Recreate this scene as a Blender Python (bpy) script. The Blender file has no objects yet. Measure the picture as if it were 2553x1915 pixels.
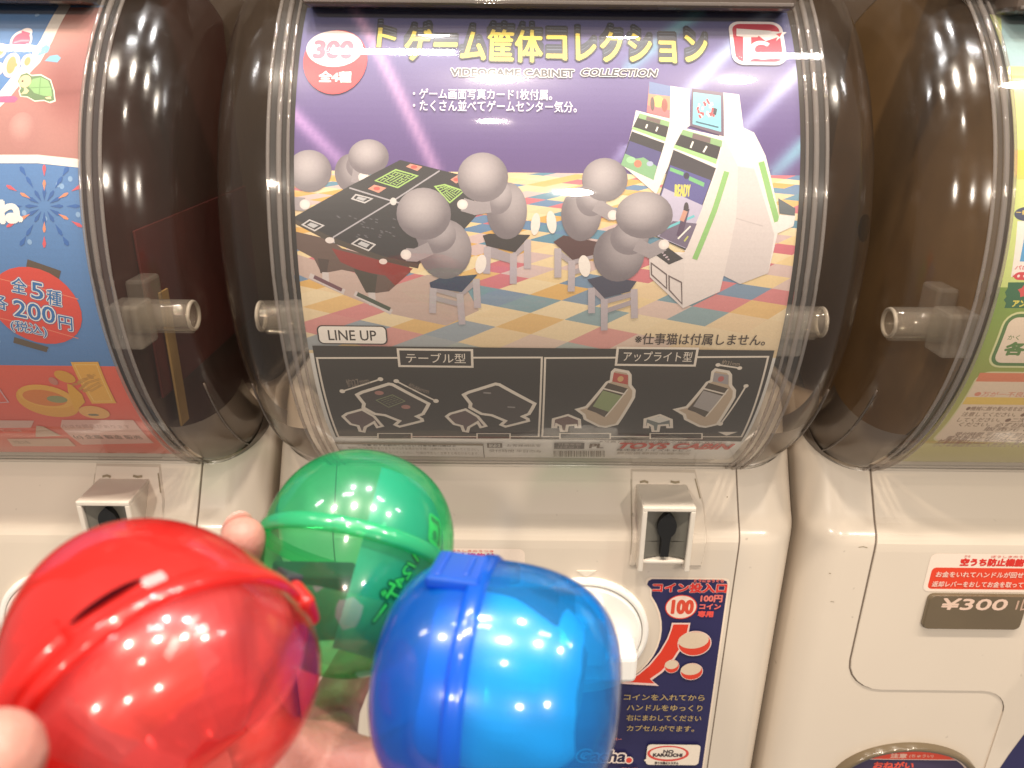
import bpy, bmesh, math, random
import numpy as np
from mathutils import Vector, Matrix, Quaternion
from mathutils.geometry import tessellate_polygon

random.seed(7)
rng = np.random.default_rng(7)
SC = bpy.context.scene
COL = SC.collection
R = math.radians

# ------------------------------------------------------------------ camera
PITCH, FPX = 22.0, 1900.0                       # degrees down; focal length in photograph pixels
ROLL = R(0.6)
CT, ST = math.cos(R(PITCH)), math.sin(R(PITCH))
cd = bpy.data.cameras.new('camera')
cd.sensor_width = 36.0
cd.lens = 36.0 * FPX / 2553.0
cd.clip_start, cd.clip_end = 0.01, 50
cd.dof.use_dof = True
cd.dof.focus_distance = 0.415
cd.dof.aperture_fstop = 13.0
cam = bpy.data.objects.new('camera', cd)
COL.objects.link(cam)
cam.rotation_euler = (Matrix.Rotation(R(90 - PITCH), 3, 'X') @ Matrix.Rotation(ROLL, 3, 'Z')).to_euler()
SC.camera = cam

# ------------------------------------------------------------------ world + lamps (indoor shop light and added fill)
w = bpy.data.worlds.new('World'); SC.world = w; w.use_nodes = True
bg = w.node_tree.nodes['Background']
bg.inputs[0].default_value = (1.0, 0.92, 0.84, 1)
bg.inputs[1].default_value = 0.36
def lamp(x, y, z, d, power, col, d2=None):
    l = bpy.data.lights.new('ceiling_or_fill_lamp', 'AREA')
    l.shape = 'RECTANGLE' if d2 else 'DISK'; l.size = d
    if d2: l.size_y = d2
    l.energy = power; l.color = col
    o = bpy.data.objects.new('ceiling_or_fill_lamp', l); COL.objects.link(o); o.location = (x, y, z)
    return o
WARM, COOL = (1.0, 0.88, 0.74), (1.0, 0.97, 0.95)
for x in (-1.06, -0.24, 0.58, 1.40):                      # white strip lights almost overhead
    lamp(x, 0.21, 1.2, 0.24, 3.2, COOL, 0.06)
for x in (-0.155, 0.205):                                 # unseen white lamps added to light the gaps between the machines
    lamp(x, 0.40, 1.2, 0.06, 6.0, COOL)
for x, y, d in ((-0.56, -0.060, .07), (-0.03, -0.070, .08), (0.46, -0.055, .07), (1.05, -0.075, .07)):  # warm downlights just in front of the machines
    lamp(x, y, 1.2, d, 12.5, WARM)
lamp(-0.06, -0.60, 1.2, 0.06, 4.0, WARM)                  # one a step behind
for x, y, z in ((-1.3, -2.8, 1.45), (0.35, -3.4, 1.55), (1.7, -2.9, 1.4)):                                # unseen fill spots, added to brighten the machine fronts
    o = lamp(x, y, z, 0.20, 36.0, WARM)
    o.rotation_euler = (Vector((0.1, 0.43, -0.25)) - o.location).to_track_quat('-Z', 'Y').to_euler()
vs = SC.view_settings
vs.view_transform = 'Standard'; vs.look = 'None'; vs.exposure = -0.10; vs.gamma = 1.0
cy = SC.cycles
cy.max_bounces = 12; cy.transparent_max_bounces = 32
cy.diffuse_bounces = 4; cy.glossy_bounces = 4; cy.transmission_bounces = 8
cy.sample_clamp_indirect = 6.0
cy.caustics_reflective = False; cy.caustics_refractive = False
cy.use_denoising = True

# ------------------------------------------------------------------ geometry of the place (metres; camera at the origin)
PITCHX = 0.36                                    # machine spacing
XC = 0.0164                                      # centre of the middle machine
AY, AZ = 0.5551, -0.0996                         # drum axis
RP, RC = 0.1710, 0.1745                          # poster radius, clear cover radius
HP = 0.1265                                      # poster half width
PY = 0.430                                       # front of the lower panel

def srgb(c):
    return tuple(((v / 255) / 12.92 if v / 255 <= 0.04045 else ((v / 255 + 0.055) / 1.055) ** 2.4) for v in c)

def ray(u, v):
    x, y = u - 1276.0, v - 957.0; cr, sr = math.cos(ROLL), math.sin(ROLL)
    b = (x * cr + y * sr) / FPX; a = (x * sr - y * cr) / FPX
    return Vector((b, CT + a * ST, -ST + a * CT))

# ------------------------------------------------------------------ materials
def nodes(name):
    m = bpy.data.materials.new(name); m.use_nodes = True
    nt = m.node_tree; nt.nodes.clear()
    return m, nt, nt.nodes.new('ShaderNodeOutputMaterial')
def N(nt, t, **kw):
    n = nt.nodes.new('ShaderNode' + t)
    for k, v in kw.items():
        if k in n.inputs: n.inputs[k].default_value = v
        else: setattr(n, k, v)
    return n
def L(nt, a, b): nt.links.new(a, b)
def c4(c): return (c[0], c[1], c[2], 1)

def fresnel(nt, ior):
    # same reflectance on either side of a thin wall
    ge = N(nt, 'NewGeometry'); mr = N(nt, 'MapRange'); mr.inputs[3].default_value = ior; mr.inputs[4].default_value = 1 / ior
    L(nt, ge.outputs['Backfacing'], mr.inputs[0]); fr = N(nt, 'Fresnel'); L(nt, mr.outputs[0], fr.inputs[0])
    return fr

def plastic(name, col, rough=0.25, coat=0.3, var=0.06, scale=18, bump=0.0, spots=0.0, sss=0.0):
    m, nt, out = nodes(name)
    p = N(nt, 'BsdfPrincipled'); p.inputs['Roughness'].default_value = rough
    p.inputs['Coat Weight'].default_value = coat; p.inputs['Coat Roughness'].default_value = 0.06
    tc = N(nt, 'TexCoord'); no = N(nt, 'TexNoise', Scale=scale, Detail=5.0)
    L(nt, tc.outputs['Object'], no.inputs['Vector'])
    mx = N(nt, 'Mix', data_type='RGBA')
    mx.inputs[6].default_value = c4([c * (1 - var) for c in col]); mx.inputs[7].default_value = c4([min(1, c * (1 + var)) for c in col])
    L(nt, no.outputs['Fac'], mx.inputs[0])
    last = mx.outputs[2]
    if spots:
        n2 = N(nt, 'TexNoise', Scale=150.0, Detail=2.0); L(nt, tc.outputs['Object'], n2.inputs['Vector'])
        cr = N(nt, 'ValToRGB'); cr.color_ramp.elements[0].position = 0.74; cr.color_ramp.elements[1].position = 0.80
        L(nt, n2.outputs['Fac'], cr.inputs[0])
        ml = N(nt, 'Math', operation='MULTIPLY'); ml.inputs[1].default_value = spots; L(nt, cr.outputs[0], ml.inputs[0])
        m2 = N(nt, 'Mix', data_type='RGBA'); m2.inputs[7].default_value = (0.12, 0.08, 0.05, 1)
        L(nt, last, m2.inputs[6]); L(nt, ml.outputs[0], m2.inputs[0]); last = m2.outputs[2]
    L(nt, last, p.inputs['Base Color'])
    rr = N(nt, 'MapRange'); rr.inputs[3].default_value = rough * 0.8; rr.inputs[4].default_value = rough * 1.25
    n3 = N(nt, 'TexNoise', Scale=scale * 3, Detail=6.0); L(nt, tc.outputs['Object'], n3.inputs['Vector'])
    L(nt, n3.outputs['Fac'], rr.inputs[0]); L(nt, rr.outputs[0], p.inputs['Roughness'])
    if bump:
        b = N(nt, 'Bump', Strength=bump, Distance=0.001); L(nt, n3.outputs['Fac'], b.inputs['Height']); L(nt, b.outputs[0], p.inputs['Normal'])
    if sss:
        p.inputs['Subsurface Weight'].default_value = sss; p.inputs['Subsurface Radius'].default_value = (1, 0.35, 0.2); p.inputs['Subsurface Scale'].default_value = 0.006
    L(nt, p.outputs[0], out.inputs[0])
    return m

def clear(name, tint, ior=1.45, rough=0.03, haze=0.0, hazecol=(0.6, 0.55, 0.5), scratch=0.0, soft=0.0):
    m, nt, out = nodes(name)
    tr = N(nt, 'BsdfTransparent'); tr.inputs[0].default_value = c4(tint)
    gl = N(nt, 'BsdfGlossy'); gl.inputs['Roughness'].default_value = rough
    fr = fresnel(nt, ior)
    tc = N(nt, 'TexCoord')
    if scratch:
        no = N(nt, 'TexNoise', Scale=60.0, Detail=8.0); L(nt, tc.outputs['Object'], no.inputs['Vector'])
        mr = N(nt, 'MapRange'); mr.inputs[1].default_value = 0.35; mr.inputs[2].default_value = 0.75
        mr.inputs[3].default_value = rough; mr.inputs[4].default_value = rough + scratch
        L(nt, no.outputs['Fac'], mr.inputs[0]); L(nt, mr.outputs[0], gl.inputs['Roughness'])
    glo = gl.outputs[0]
    if soft:
        g2 = N(nt, 'BsdfGlossy'); g2.inputs['Roughness'].default_value = 0.24
        ms = N(nt, 'MixShader'); ms.inputs[0].default_value = soft; L(nt, glo, ms.inputs[1]); L(nt, g2.outputs[0], ms.inputs[2]); glo = ms.outputs[0]
    base = tr.outputs[0]
    if haze:
        df = N(nt, 'BsdfDiffuse'); df.inputs[0].default_value = c4(hazecol)
        mh = N(nt, 'MixShader'); mh.inputs[0].default_value = haze
        L(nt, base, mh.inputs[1]); L(nt, df.outputs[0], mh.inputs[2]); base = mh.outputs[0]
    mx = N(nt, 'MixShader')
    L(nt, fr.outputs[0], mx.inputs[0]); L(nt, base, mx.inputs[1]); L(nt, glo, mx.inputs[2])
    L(nt, mx.outputs[0], out.inputs[0])
    return m

def shell_mat(name, col, see=0.45, tcol=None, rough=0.09):
    """tinted translucent capsule plastic, thin wall"""
    m, nt, out = nodes(name)
    tcol = tcol or col
    tr = N(nt, 'BsdfTransparent'); lw = N(nt, 'LayerWeight', Blend=0.5)
    tm = N(nt, 'Mix', data_type='RGBA'); tm.inputs[6].default_value = c4(tcol); tm.inputs[7].default_value = c4([c ** 2.2 for c in tcol])
    pw = N(nt, 'Math', operation='POWER'); pw.inputs[1].default_value = 2.0; L(nt, lw.outputs['Facing'], pw.inputs[0])
    L(nt, pw.outputs[0], tm.inputs[0]); L(nt, tm.outputs[2], tr.inputs[0])
    df = N(nt, 'BsdfDiffuse'); df.inputs[0].default_value = c4(col)
    tl = N(nt, 'BsdfTranslucent'); tl.inputs[0].default_value = c4(col)
    m1 = N(nt, 'MixShader'); m1.inputs[0].default_value = 0.5
    L(nt, df.outputs[0], m1.inputs[1]); L(nt, tl.outputs[0], m1.inputs[2])
    m2 = N(nt, 'MixShader'); m2.inputs[0].default_value = see
    L(nt, m1.outputs[0], m2.inputs[1]); L(nt, tr.outputs[0], m2.inputs[2])
    gl = N(nt, 'BsdfGlossy'); gl.inputs['Roughness'].default_value = rough
    fr = fresnel(nt, 1.5)
    m3 = N(nt, 'MixShader'); L(nt, fr.outputs[0], m3.inputs[0]); L(nt, m2.outputs[0], m3.inputs[1]); L(nt, gl.outputs[0], m3.inputs[2])
    g2 = N(nt, 'BsdfGlossy'); g2.inputs['Roughness'].default_value = 0.28
    m4 = N(nt, 'MixShader'); m4.inputs[0].default_value = 0.03; L(nt, m3.outputs[0], m4.inputs[1]); L(nt, g2.outputs[0], m4.inputs[2]); m3 = m4
    tc = N(nt, 'TexCoord'); no = N(nt, 'TexNoise', Scale=40.0, Detail=3.0); L(nt, tc.outputs['Object'], no.inputs['Vector'])
    b = N(nt, 'Bump', Strength=0.08, Distance=0.002); L(nt, no.outputs['Fac'], b.inputs['Height'])
    L(nt, b.outputs[0], gl.inputs['Normal'])
    L(nt, m3.outputs[0], out.inputs[0])
    return m

def print_mat(name, rough=0.4, spec=0.3, trans=0.0):
    m, nt, out = nodes(name)
    p = N(nt, 'BsdfPrincipled'); p.inputs['Roughness'].default_value = rough; p.inputs['Specular IOR Level'].default_value = spec
    at = N(nt, 'VertexColor', layer_name='Col')
    tc = N(nt, 'TexCoord'); no = N(nt, 'TexNoise', Scale=900.0, Detail=2.0); L(nt, tc.outputs['Object'], no.inputs['Vector'])
    mr = N(nt, 'MapRange'); mr.inputs[3].default_value = 0.76; mr.inputs[4].default_value = 0.88; L(nt, no.outputs['Fac'], mr.inputs[0])
    mv = N(nt, 'Mix', data_type='RGBA', blend_type='MULTIPLY'); mv.inputs[0].default_value = 1.0
    L(nt, at.outputs[0], mv.inputs[6]); L(nt, mr.outputs[0], mv.inputs[7])
    L(nt, mv.outputs[2], p.inputs['Base Color']); L(nt, p.outputs[0], out.inputs[0])
    return m

M = {}
M['cream'] = plastic('cream_plastic', (0.655, 0.57, 0.475), 0.24, 0.35, 0.06, 7, 0.02, 0.35)
M['cream2'] = plastic('cream_trim', (0.70, 0.635, 0.55), 0.3, 0.2, 0.03, 9, 0.02)
M['white'] = plastic('white_plastic', (0.86, 0.84, 0.80), 0.22, 0.3, 0.015, 9)
M['seam'] = plastic('seam_dark', (0.16, 0.12, 0.09), 0.7, 0.0)  # groove's dark line painted on as a strip
M['grime'] = plastic('grime', (0.25, 0.20, 0.13), 0.7, 0.0, 0.4, 300)
M['dark'] = plastic('dark_brown_plastic', (0.055, 0.038, 0.026), 0.35, 0.25, 0.5, 14)
M['frame'] = plastic('smoked_frame', (0.085, 0.062, 0.048), 0.25, 0.4, 0.25, 14)
M['in_red'] = plastic('inner_dark_red', (0.050, 0.014, 0.011), 0.4, 0.2, 0.5, 14)
M['in_olive'] = plastic('inner_olive', (0.20, 0.120, 0.050), 0.4, 0.2, 0.5, 14)
M['liner'] = plastic('smoked_liner', (0.15, 0.12, 0.10), 0.35, 0.3, 0.3, 20)
M['wall'] = plastic('brown_wall', (0.06, 0.042, 0.026), 0.6, 0.0, 0.3, 6)
M['black'] = plastic('black', (0.008, 0.008, 0.008), 0.4, 0.1)
M['metal'] = plastic('slot_metal', (0.15, 0.14, 0.115), 0.4, 0.1, 0.25, 60)
M['cover'] = clear('clear_cover', (0.97, 0.965, 0.955), 1.68, 0.02, 0.05, (0.8, 0.77, 0.74), 0.05, 0.16)
M['corner'] = clear('clear_corner', (0.88, 0.83, 0.77), 1.5, 0.09, 0.025, (0.5, 0.40, 0.32), 0.14)
M['ridge'] = clear('clear_ridge', (0.80, 0.76, 0.73), 1.55, 0.05, 0.16, (0.62, 0.56, 0.52))
M['tube'] = clear('clear_tube', (0.90, 0.89, 0.86), 1.5, 0.04, 0.10, (0.75, 0.70, 0.64))
M['tube_end'] = clear('tube_end', (0.88, 0.87, 0.84), 1.5, 0.1, 0.40, (0.8, 0.75, 0.68))
M['print'] = print_mat('printed_paper', 0.42, 0.25)
M['sticker'] = print_mat('printed_sticker', 0.3, 0.4)
M['smoke'] = plastic('smoked_price_plate', (0.13, 0.095, 0.055), 0.15, 0.6, 0.15, 30)
M['reflect_red'] = plastic('painted_red_reflection', (0.085, 0.007, 0.006), 0.6, 0, 0.5, 16)  # red reflection on the drum's inner wall, put in as colour
M['ochre'] = plastic('dim_ochre_strip', (0.34, 0.22, 0.08), 0.6, 0, 0.4, 20)
M['purple_board'] = plastic('dim_purple_card', (0.06, 0.010, 0.022), 0.6, 0, 0.4, 20)
M['skin'] = plastic('skin', (0.44, 0.205, 0.160), 0.5, 0.0, 0.14, 110, 0.5, 0, 0.22)
M['nail'] = plastic('nail', (0.52, 0.28, 0.23), 0.25, 0.3, 0.02, 60)

# ------------------------------------------------------------------ helpers
def link(name, me, mat=None, parent=None):
    o = bpy.data.objects.new(name, me); COL.objects.link(o)
    if mat is not None and hasattr(me, 'materials'): me.materials.append(mat)
    if parent is not None: o.parent = parent
    return o
def empty(name, loc=(0, 0, 0)):
    o = bpy.data.objects.new(name, None); COL.objects.link(o); o.location = loc; o.empty_display_size = 0.02
    return o
def tag(o, label=None, cat=None, group=None, kind=None):
    for k, v in (('label', label), ('category', cat), ('group', group), ('kind', kind)):
        if v: o[k] = v
    return o
def mesh(name, verts, faces, smooth=False):
    me = bpy.data.meshes.new(name); me.from_pydata([tuple(v) for v in verts], [], faces); me.update()
    if smooth:
        for p in me.polygons: p.use_smooth = True
    return me
def bm_mesh(bm, name, smooth=False):
    bmesh.ops.recalc_face_normals(bm, faces=bm.faces)
    me = bpy.data.meshes.new(name); bm.to_mesh(me); bm.free()
    if smooth:
        for p in me.polygons: p.use_smooth = True
    return me
def box_bm(cx, cy_, cz, sx, sy, sz, bevel=0.0, seg=2, rot=None):
    bm = bmesh.new(); bmesh.ops.create_cube(bm, size=1)
    bmesh.ops.scale(bm, vec=(sx, sy, sz), verts=bm.verts)
    if bevel: bmesh.ops.bevel(bm, geom=bm.edges[:] , offset=bevel, segments=seg, affect='EDGES', profile=0.5)
    if rot is not None: bmesh.ops.rotate(bm, matrix=rot, verts=bm.verts)
    bmesh.ops.translate(bm, vec=(cx, cy_, cz), verts=bm.verts)
    return bm
def join_bm(bms):
    out = bmesh.new()
    for b in bms:
        me = bpy.data.meshes.new('tmp'); b.to_mesh(me); b.free(); out.from_mesh(me); bpy.data.meshes.remove(me)
    return out
def tube_bm(pts, r, seg=10, caps=True):
    """sweep a circle along pts (list of Vector); r scalar or list"""
    bm = bmesh.new(); rings = []
    n = len(pts); rs = r if isinstance(r, (list, tuple)) else [r] * n
    up = Vector((0, 0, 1))
    for i, p in enumerate(pts):
        t = (pts[min(i + 1, n - 1)] - pts[max(i - 1, 0)]).normalized()
        a = t.cross(up)
        if a.length < 1e-3: a = t.cross(Vector((1, 0, 0)))
        a.normalize(); b = a.cross(t)
        rings.append([bm.verts.new(p + (a * math.cos(k * 2 * math.pi / seg) + b * math.sin(k * 2 * math.pi / seg)) * rs[i]) for k in range(seg)])
    for i in range(n - 1):
        for k in range(seg):
            bm.faces.new((rings[i][k], rings[i][(k + 1) % seg], rings[i + 1][(k + 1) % seg], rings[i + 1][k]))
    if caps:
        bm.faces.new(rings[0]); bm.faces.new(rings[-1][::-1])
    return bm

# ---- text outlines
_tc = {}
def text_tris(s, off=0.0):
    k = (s, off)
    if k not in _tc:
        c = bpy.data.curves.new('t', 'FONT'); c.body = s; c.dimensions = '2D'; c.fill_mode = 'FRONT'; c.resolution_u = 3; c.offset = off
        o = bpy.data.objects.new('t', c); COL.objects.link(o); bpy.context.view_layer.update()
        e = o.evaluated_get(bpy.context.evaluated_depsgraph_get()); m = e.to_mesh()
        V = np.array([(v.co.x, v.co.y) for v in m.vertices]) if len(m.vertices) else np.zeros((0, 2))
        T = []
        for p in m.polygons:
            vi = list(p.vertices)
            for i in range(1, len(vi) - 1): T.append((vi[0], vi[i], vi[i + 1]))
        e.to_mesh_clear(); bpy.data.objects.remove(o); bpy.data.curves.remove(c)
        _tc[k] = (V, T)
    return _tc[k]

class Print:
    """flat print on a surface: primitives in surface coordinates (a, b), each a hair above the last"""
    def __init__(s, surf, band=None, alim=None, blim=None, h0=0.0, dh=1.6e-6):
        s.surf, s.band, s.alim, s.blim, s.h, s.dh = surf, band, alim, blim, h0, dh
        s.V, s.F, s.C = [], [], []
    def _clip(s, P, ax, val, keep_gt):
        out = []; n = len(P)
        for i in range(n):
            p, q = P[i], P[(i + 1) % n]
            ip = (p[ax] >= val) if keep_gt else (p[ax] <= val)
            iq = (q[ax] >= val) if keep_gt else (q[ax] <= val)
            if ip: out.append(p)
            if ip != iq:
                t = (val - p[ax]) / (q[ax] - p[ax]); r = [p[0] + t * (q[0] - p[0]), p[1] + t * (q[1] - p[1])]; r[ax] = val
                out.append(tuple(r))
        return out
    def _emit(s, P, col):
        if s.alim:
            P = s._clip(P, 0, s.alim[0], True)
            if len(P) > 2: P = s._clip(P, 0, s.alim[1], False)
        if s.blim and len(P) > 2:
            P = s._clip(P, 1, s.blim[0], True)
            if len(P) > 2: P = s._clip(P, 1, s.blim[1], False)
        if len(P) < 3: return
        polys = [P]
        if s.band:
            lo = min(p[1] for p in P); hi = max(p[1] for p in P)
            k0, k1 = math.floor(lo / s.band), math.ceil(hi / s.band)
            if k1 - k0 > 1:
                polys = []
                for k in range(k0, k1):
                    Q = s._clip(P, 1, k * s.band, True)
                    if len(Q) > 2: Q = s._clip(Q, 1, (k + 1) * s.band, False)
                    if len(Q) > 2: polys.append(Q)
        for Q in polys:
            n0 = len(s.V)
            for (a, b) in Q:
                s.V.append(s.surf(a, b, s.h)); s.C.append(col(a, b) if callable(col) else col)
            s.F.append(list(range(n0, n0 + len(Q))))
    def tris(s, V, T, col):
        s.h += s.dh
        for t in T: s._emit([tuple(V[i]) for i in t], col)
    def poly(s, pts, col, same=False):
        if not same: s.h += s.dh
        pts = [tuple(p) for p in pts]
        for t in tessellate_polygon([[Vector((p[0], p[1], 0)) for p in pts]]):
            s._emit([pts[i] for i in t], col)
    def grid(s, a0, a1, b0, b1, na, nb, fn):
        s.h += s.dh
        for i in range(na):
            for j in range(nb):
                x0, x1 = a0 + (a1 - a0) * i / na, a0 + (a1 - a0) * (i + 1) / na
                y0, y1 = b0 + (b1 - b0) * j / nb, b0 + (b1 - b0) * (j + 1) / nb
                s._emit([(x0, y0), (x1, y0), (x1, y1), (x0, y1)], fn)
    def stroke(s, pts, wd, col, closed=False):
        P = [Vector(p) for p in pts]; n = len(P); Lf, Rt = [], []
        for i in range(n):
            if closed: a, c = P[i - 1], P[(i + 1) % n]
            else: a, c = P[max(i - 1, 0)], P[min(i + 1, n - 1)]
            d1 = (P[i] - a); d2 = (c - P[i])
            if d1.length < 1e-9: d1 = d2
            if d2.length < 1e-9: d2 = d1
            d1 = d1.normalized(); d2 = d2.normalized(); t = (d1 + d2)
            t = t.normalized() if t.length > 1e-6 else d1
            nn = Vector((-t.y, t.x)); sc = min(2.0, 1 / max(0.3, nn.dot(Vector((-d1.y, d1.x)))))
            Lf.append(P[i] + nn * wd / 2 * sc); Rt.append(P[i] - nn * wd / 2 * sc)
        s.h += s.dh
        for i in range(n if closed else n - 1):
            j = (i + 1) % n
            s._emit([tuple(Lf[i]), tuple(Rt[i]), tuple(Rt[j]), tuple(Lf[j])], col)
    def ell(s, c, ra, rb, col, rot=0.0, n=28, edge=None, hl=(0.0, 0.0)):
        """ellipse; with edge: fan from col (at hl offset) to edge colour"""
        pts = []
        for k in range(n):
            x, y = ra * math.cos(2 * math.pi * k / n), rb * math.sin(2 * math.pi * k / n)
            pts.append((c[0] + x * math.cos(rot) - y * math.sin(rot), c[1] + x * math.sin(rot) + y * math.cos(rot)))
        if edge is None: s.poly(pts, col); return
        def fn(a, b):
            dx, dy = a - c[0], b - c[1]
            x = dx * math.cos(rot) + dy * math.sin(rot); y = -dx * math.sin(rot) + dy * math.cos(rot)
            t = min(1.0, math.hypot(x / ra - hl[0], y / rb - hl[1])) ** 1.6
            return tuple(col[i] * (1 - t) + edge[i] * t for i in range(3))
        s.h += s.dh
        rings = 5
        for q in range(rings):
            f0, f1 = q / rings, (q + 1) / rings
            for k in range(n):
                p, r_ = pts[k], pts[(k + 1) % n]
                A = tuple(c[i] + (p[i] - c[i]) * f1 for i in (0, 1)); B = tuple(c[i] + (r_[i] - c[i]) * f1 for i in (0, 1))
                if q == 0: s._emit([tuple(c), A, B], fn)
                else:
                    C_ = tuple(c[i] + (r_[i] - c[i]) * f0 for i in (0, 1)); D = tuple(c[i] + (p[i] - c[i]) * f0 for i in (0, 1))
                    s._emit([D, A, B, C_], fn)
    def text(s, st, a0, b0, a1, b1, col, bold=0.0, shear=0.0, a1b=None, rot=0.0, flip=False, fit=None):
        """tight-fit the string's outline (of its unbolded box) into [a0,a1]x[b0,b1]; shear in a per b"""
        V, T = text_tris(st)
        if len(V) == 0: return
        mn, mx = V.min(0), V.max(0); sz = np.maximum(mx - mn, 1e-6)
        U = (V - mn) / sz
        if flip: U[:, 0] = 1 - U[:, 0]
        e = bold * (b1 - b0) / sz[1]                        # boldness in surface units
        n = 0 if bold <= 0 else (8 if bold > .03 else 4)
        for k in range(max(1, n)):
            t = 2 * math.pi * k / max(1, n) + .4
            ox, oy = (e * math.cos(t), e * math.sin(t)) if n else (0, 0)
            b = b0 + U[:, 1] * (b1 - b0) + oy
            a = a0 + U[:, 0] * (a1 - a0) + shear * (b - b0) + ox
            if rot:
                ca, cb = (a0 + a1) / 2, (b0 + b1) / 2; c_, s_ = math.cos(rot), math.sin(rot)
                a, b = ca + (a - ca) * c_ - (b - cb) * s_, cb + (a - ca) * s_ + (b - cb) * c_
            s.tris(np.c_[a, b], T, col)
    def build(s, name, parent=None, mat=None):
        me = bpy.data.meshes.new(name); me.from_pydata(s.V, [], s.F); me.update()
        at = me.color_attributes.new('Col', 'FLOAT_COLOR', 'POINT')
        buf = np.ones((len(s.V), 4), dtype=np.float32)
        if s.V: buf[:, :3] = np.array(s.C, dtype=np.float32)
        at.data.foreach_set('color', buf.ravel())
        o = link(name, me, mat or M['print'], parent)
        h = s.h; s.V, s.F, s.C = [], [], []
        return o

def rrect(a0, b0, a1, b1, r, n=5, shear=0.0):
    pts = []
    for (cx, cy_, t0) in ((a1 - r, b1 - r, 0), (a0 + r, b1 - r, 90), (a0 + r, b0 + r, 180), (a1 - r, b0 + r, 270)):
        for k in range(n + 1):
            t = R(t0 + 90 * k / n); x, y = cx + r * math.cos(t), cy_ + r * math.sin(t)
            pts.append((x + shear * (y - b0), y))
    return pts
def mixc(a, b, t): return tuple(a[i] * (1 - t) + b[i] * t for i in range(3))
# ------------------------------------------------------------------ posters
BAND = 0.004
ORGY, ORGZ = AY - RP, AZ - 0.14
def cyl(r, b):
    t = b / RP
    return (AY - r * math.cos(t), AZ + r * math.sin(t))
def poster_surf(a, b, h):
    k = math.floor(b / BAND + 1e-9); f = b / BAND - k
    y0, z0 = cyl(RP + h, k * BAND); y1, z1 = cyl(RP + h, (k + 1) * BAND)
    return (a, y0 + f * (y1 - y0) - ORGY, z0 + f * (z1 - z0) - ORGZ)
def on_poster(u, v, xc):
    d = ray(u, v); a = d.y * d.y + d.z * d.z; b = -(d.y * AY + d.z * AZ); c = AY * AY + AZ * AZ - RP * RP
    t = (-b - math.sqrt(max(0, b * b - a * c))) / a
    p = d * t
    return (p.x - xc, RP * math.asin(max(-1, min(1, (p.z - AZ) / RP))))
ZT = {'z1': (700, 0, 3.16), 'z2': (1300, 0, 3.16), 'z3': (700, 400, 3.16), 'z4': (1300, 400, 3.16), 'z5': (700, 760, 3.16), 'z6': (1300, 760, 3.16),
      'l0': (0, 0, 2.765), 'l2': (0, 550, 2.765), 'l3': (0, 0, 5.53), 'l4': (0, 850, 5.183), 'r1': (1950, 0, 3.668), 'r2': (1950, 450, 3.668),
      'r3': (1950, 850, 3.668), 'r6': (1950, 1300, 3.668), 'c1': (1500, 1150, 3.687), 'c2': (1453, 1500, 3.687), 'px': (0, 0, 1.0)}
BT, BB = on_poster(1300, 24, XC)[1], on_poster(1300, 1140, XC)[1]

class Poster(Print):
    def __init__(s, xc):
        Print.__init__(s, poster_surf, BAND, (-HP, HP), (BB, BT)); s.xc = xc
    def q(s, z, pts):
        ox, oy, k = ZT[z]
        return [on_poster(ox + x / k, oy + y / k, s.xc) for (x, y) in pts]
    def P(s, z, pts, col): s.poly(s.q(z, pts), srgb(col))
    def S(s, z, pts, w, col, closed=False): s.stroke(s.q(z, pts), w, srgb(col), closed)
    def E(s, z, c, rx, ry, col, edge=None, rot=0.0, hl=(0, 0)):
        k = ZT[z][2]
        ca, cb = s.q(z, [c])[0]; ra = s.q(z, [(c[0] + rx, c[1])])[0][0] - ca; rb = abs(s.q(z, [(c[0], c[1] - ry)])[0][1] - s.q(z, [(c[0], c[1] + ry)])[0][1]) / 2
        s.ell((ca, cb), ra, rb, srgb(col), rot, edge=srgb(edge) if edge else None, hl=hl)
    def T(s, z, st, x0, y0, x1, y1, col, bold=0.0, shear=0.0, **kw):
        """y0 top, y1 bottom in zoom pixels"""
        (a0, b0), (a1, _) = s.q(z, [(x0, y1), (x1, y1)]); b1 = s.q(z, [((x0 + x1) / 2, y0)])[0][1]
        s.text(st, a0, b0, a1, b1, srgb(col), bold, shear, **kw)

def sheet(name, xc, label, col, fn=None):
    p = Poster(xc)
    if fn: p.grid(-HP, HP, BB, BT, 40, int((BT - BB) / BAND) + 1, fn)
    else: p.grid(-HP, HP, BB, BT, 4, 8, srgb(col))
    o = p.build(name); o.location = (xc, ORGY, ORGZ)
    tag(o, label, 'poster')
    return o, p

# ---------- middle poster: the game cabinet collection
WHITE = (244, 238, 230)
po, p = sheet('poster', XC, 'purple arcade scene poster with yellow lettering inside the middle machine', WHITE)
_, fl = on_poster(1300, 430, XC)
def beamfn(a, b, xc=XC):
    # printed purple backdrop with light beams, evaluated in poster coordinates
    t = (b - fl) / (BT - fl)
    c = mixc((92, 66, 128), (104, 100, 156), min(1, max(0, t)))
    if t > 0.75: c = mixc(c, (84, 92, 132), (t - 0.75) * 3)  # bluish grey of the cover's reflections put into the upper print
    c = list(c)
    for (A, B, wd, cc, amt) in BEAMS:
        dx, dy = B[0] - A[0], B[1] - A[1]; l2 = dx * dx + dy * dy
        f = ((a - A[0]) * dx + (b - A[1]) * dy) / l2; d = abs((a - A[0]) * dy - (b - A[1]) * dx) / math.sqrt(l2)
        if f < -0.02 or f > 1.02: continue
        k = amt * math.exp(-(d / wd) ** 2) * (1 - 0.35 * f)
        c = [c[i] * (1 - k) + cc[i] * k for i in range(3)]
    return srgb(c)
def qq(z, *pts): return p.q(z, pts)
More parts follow.
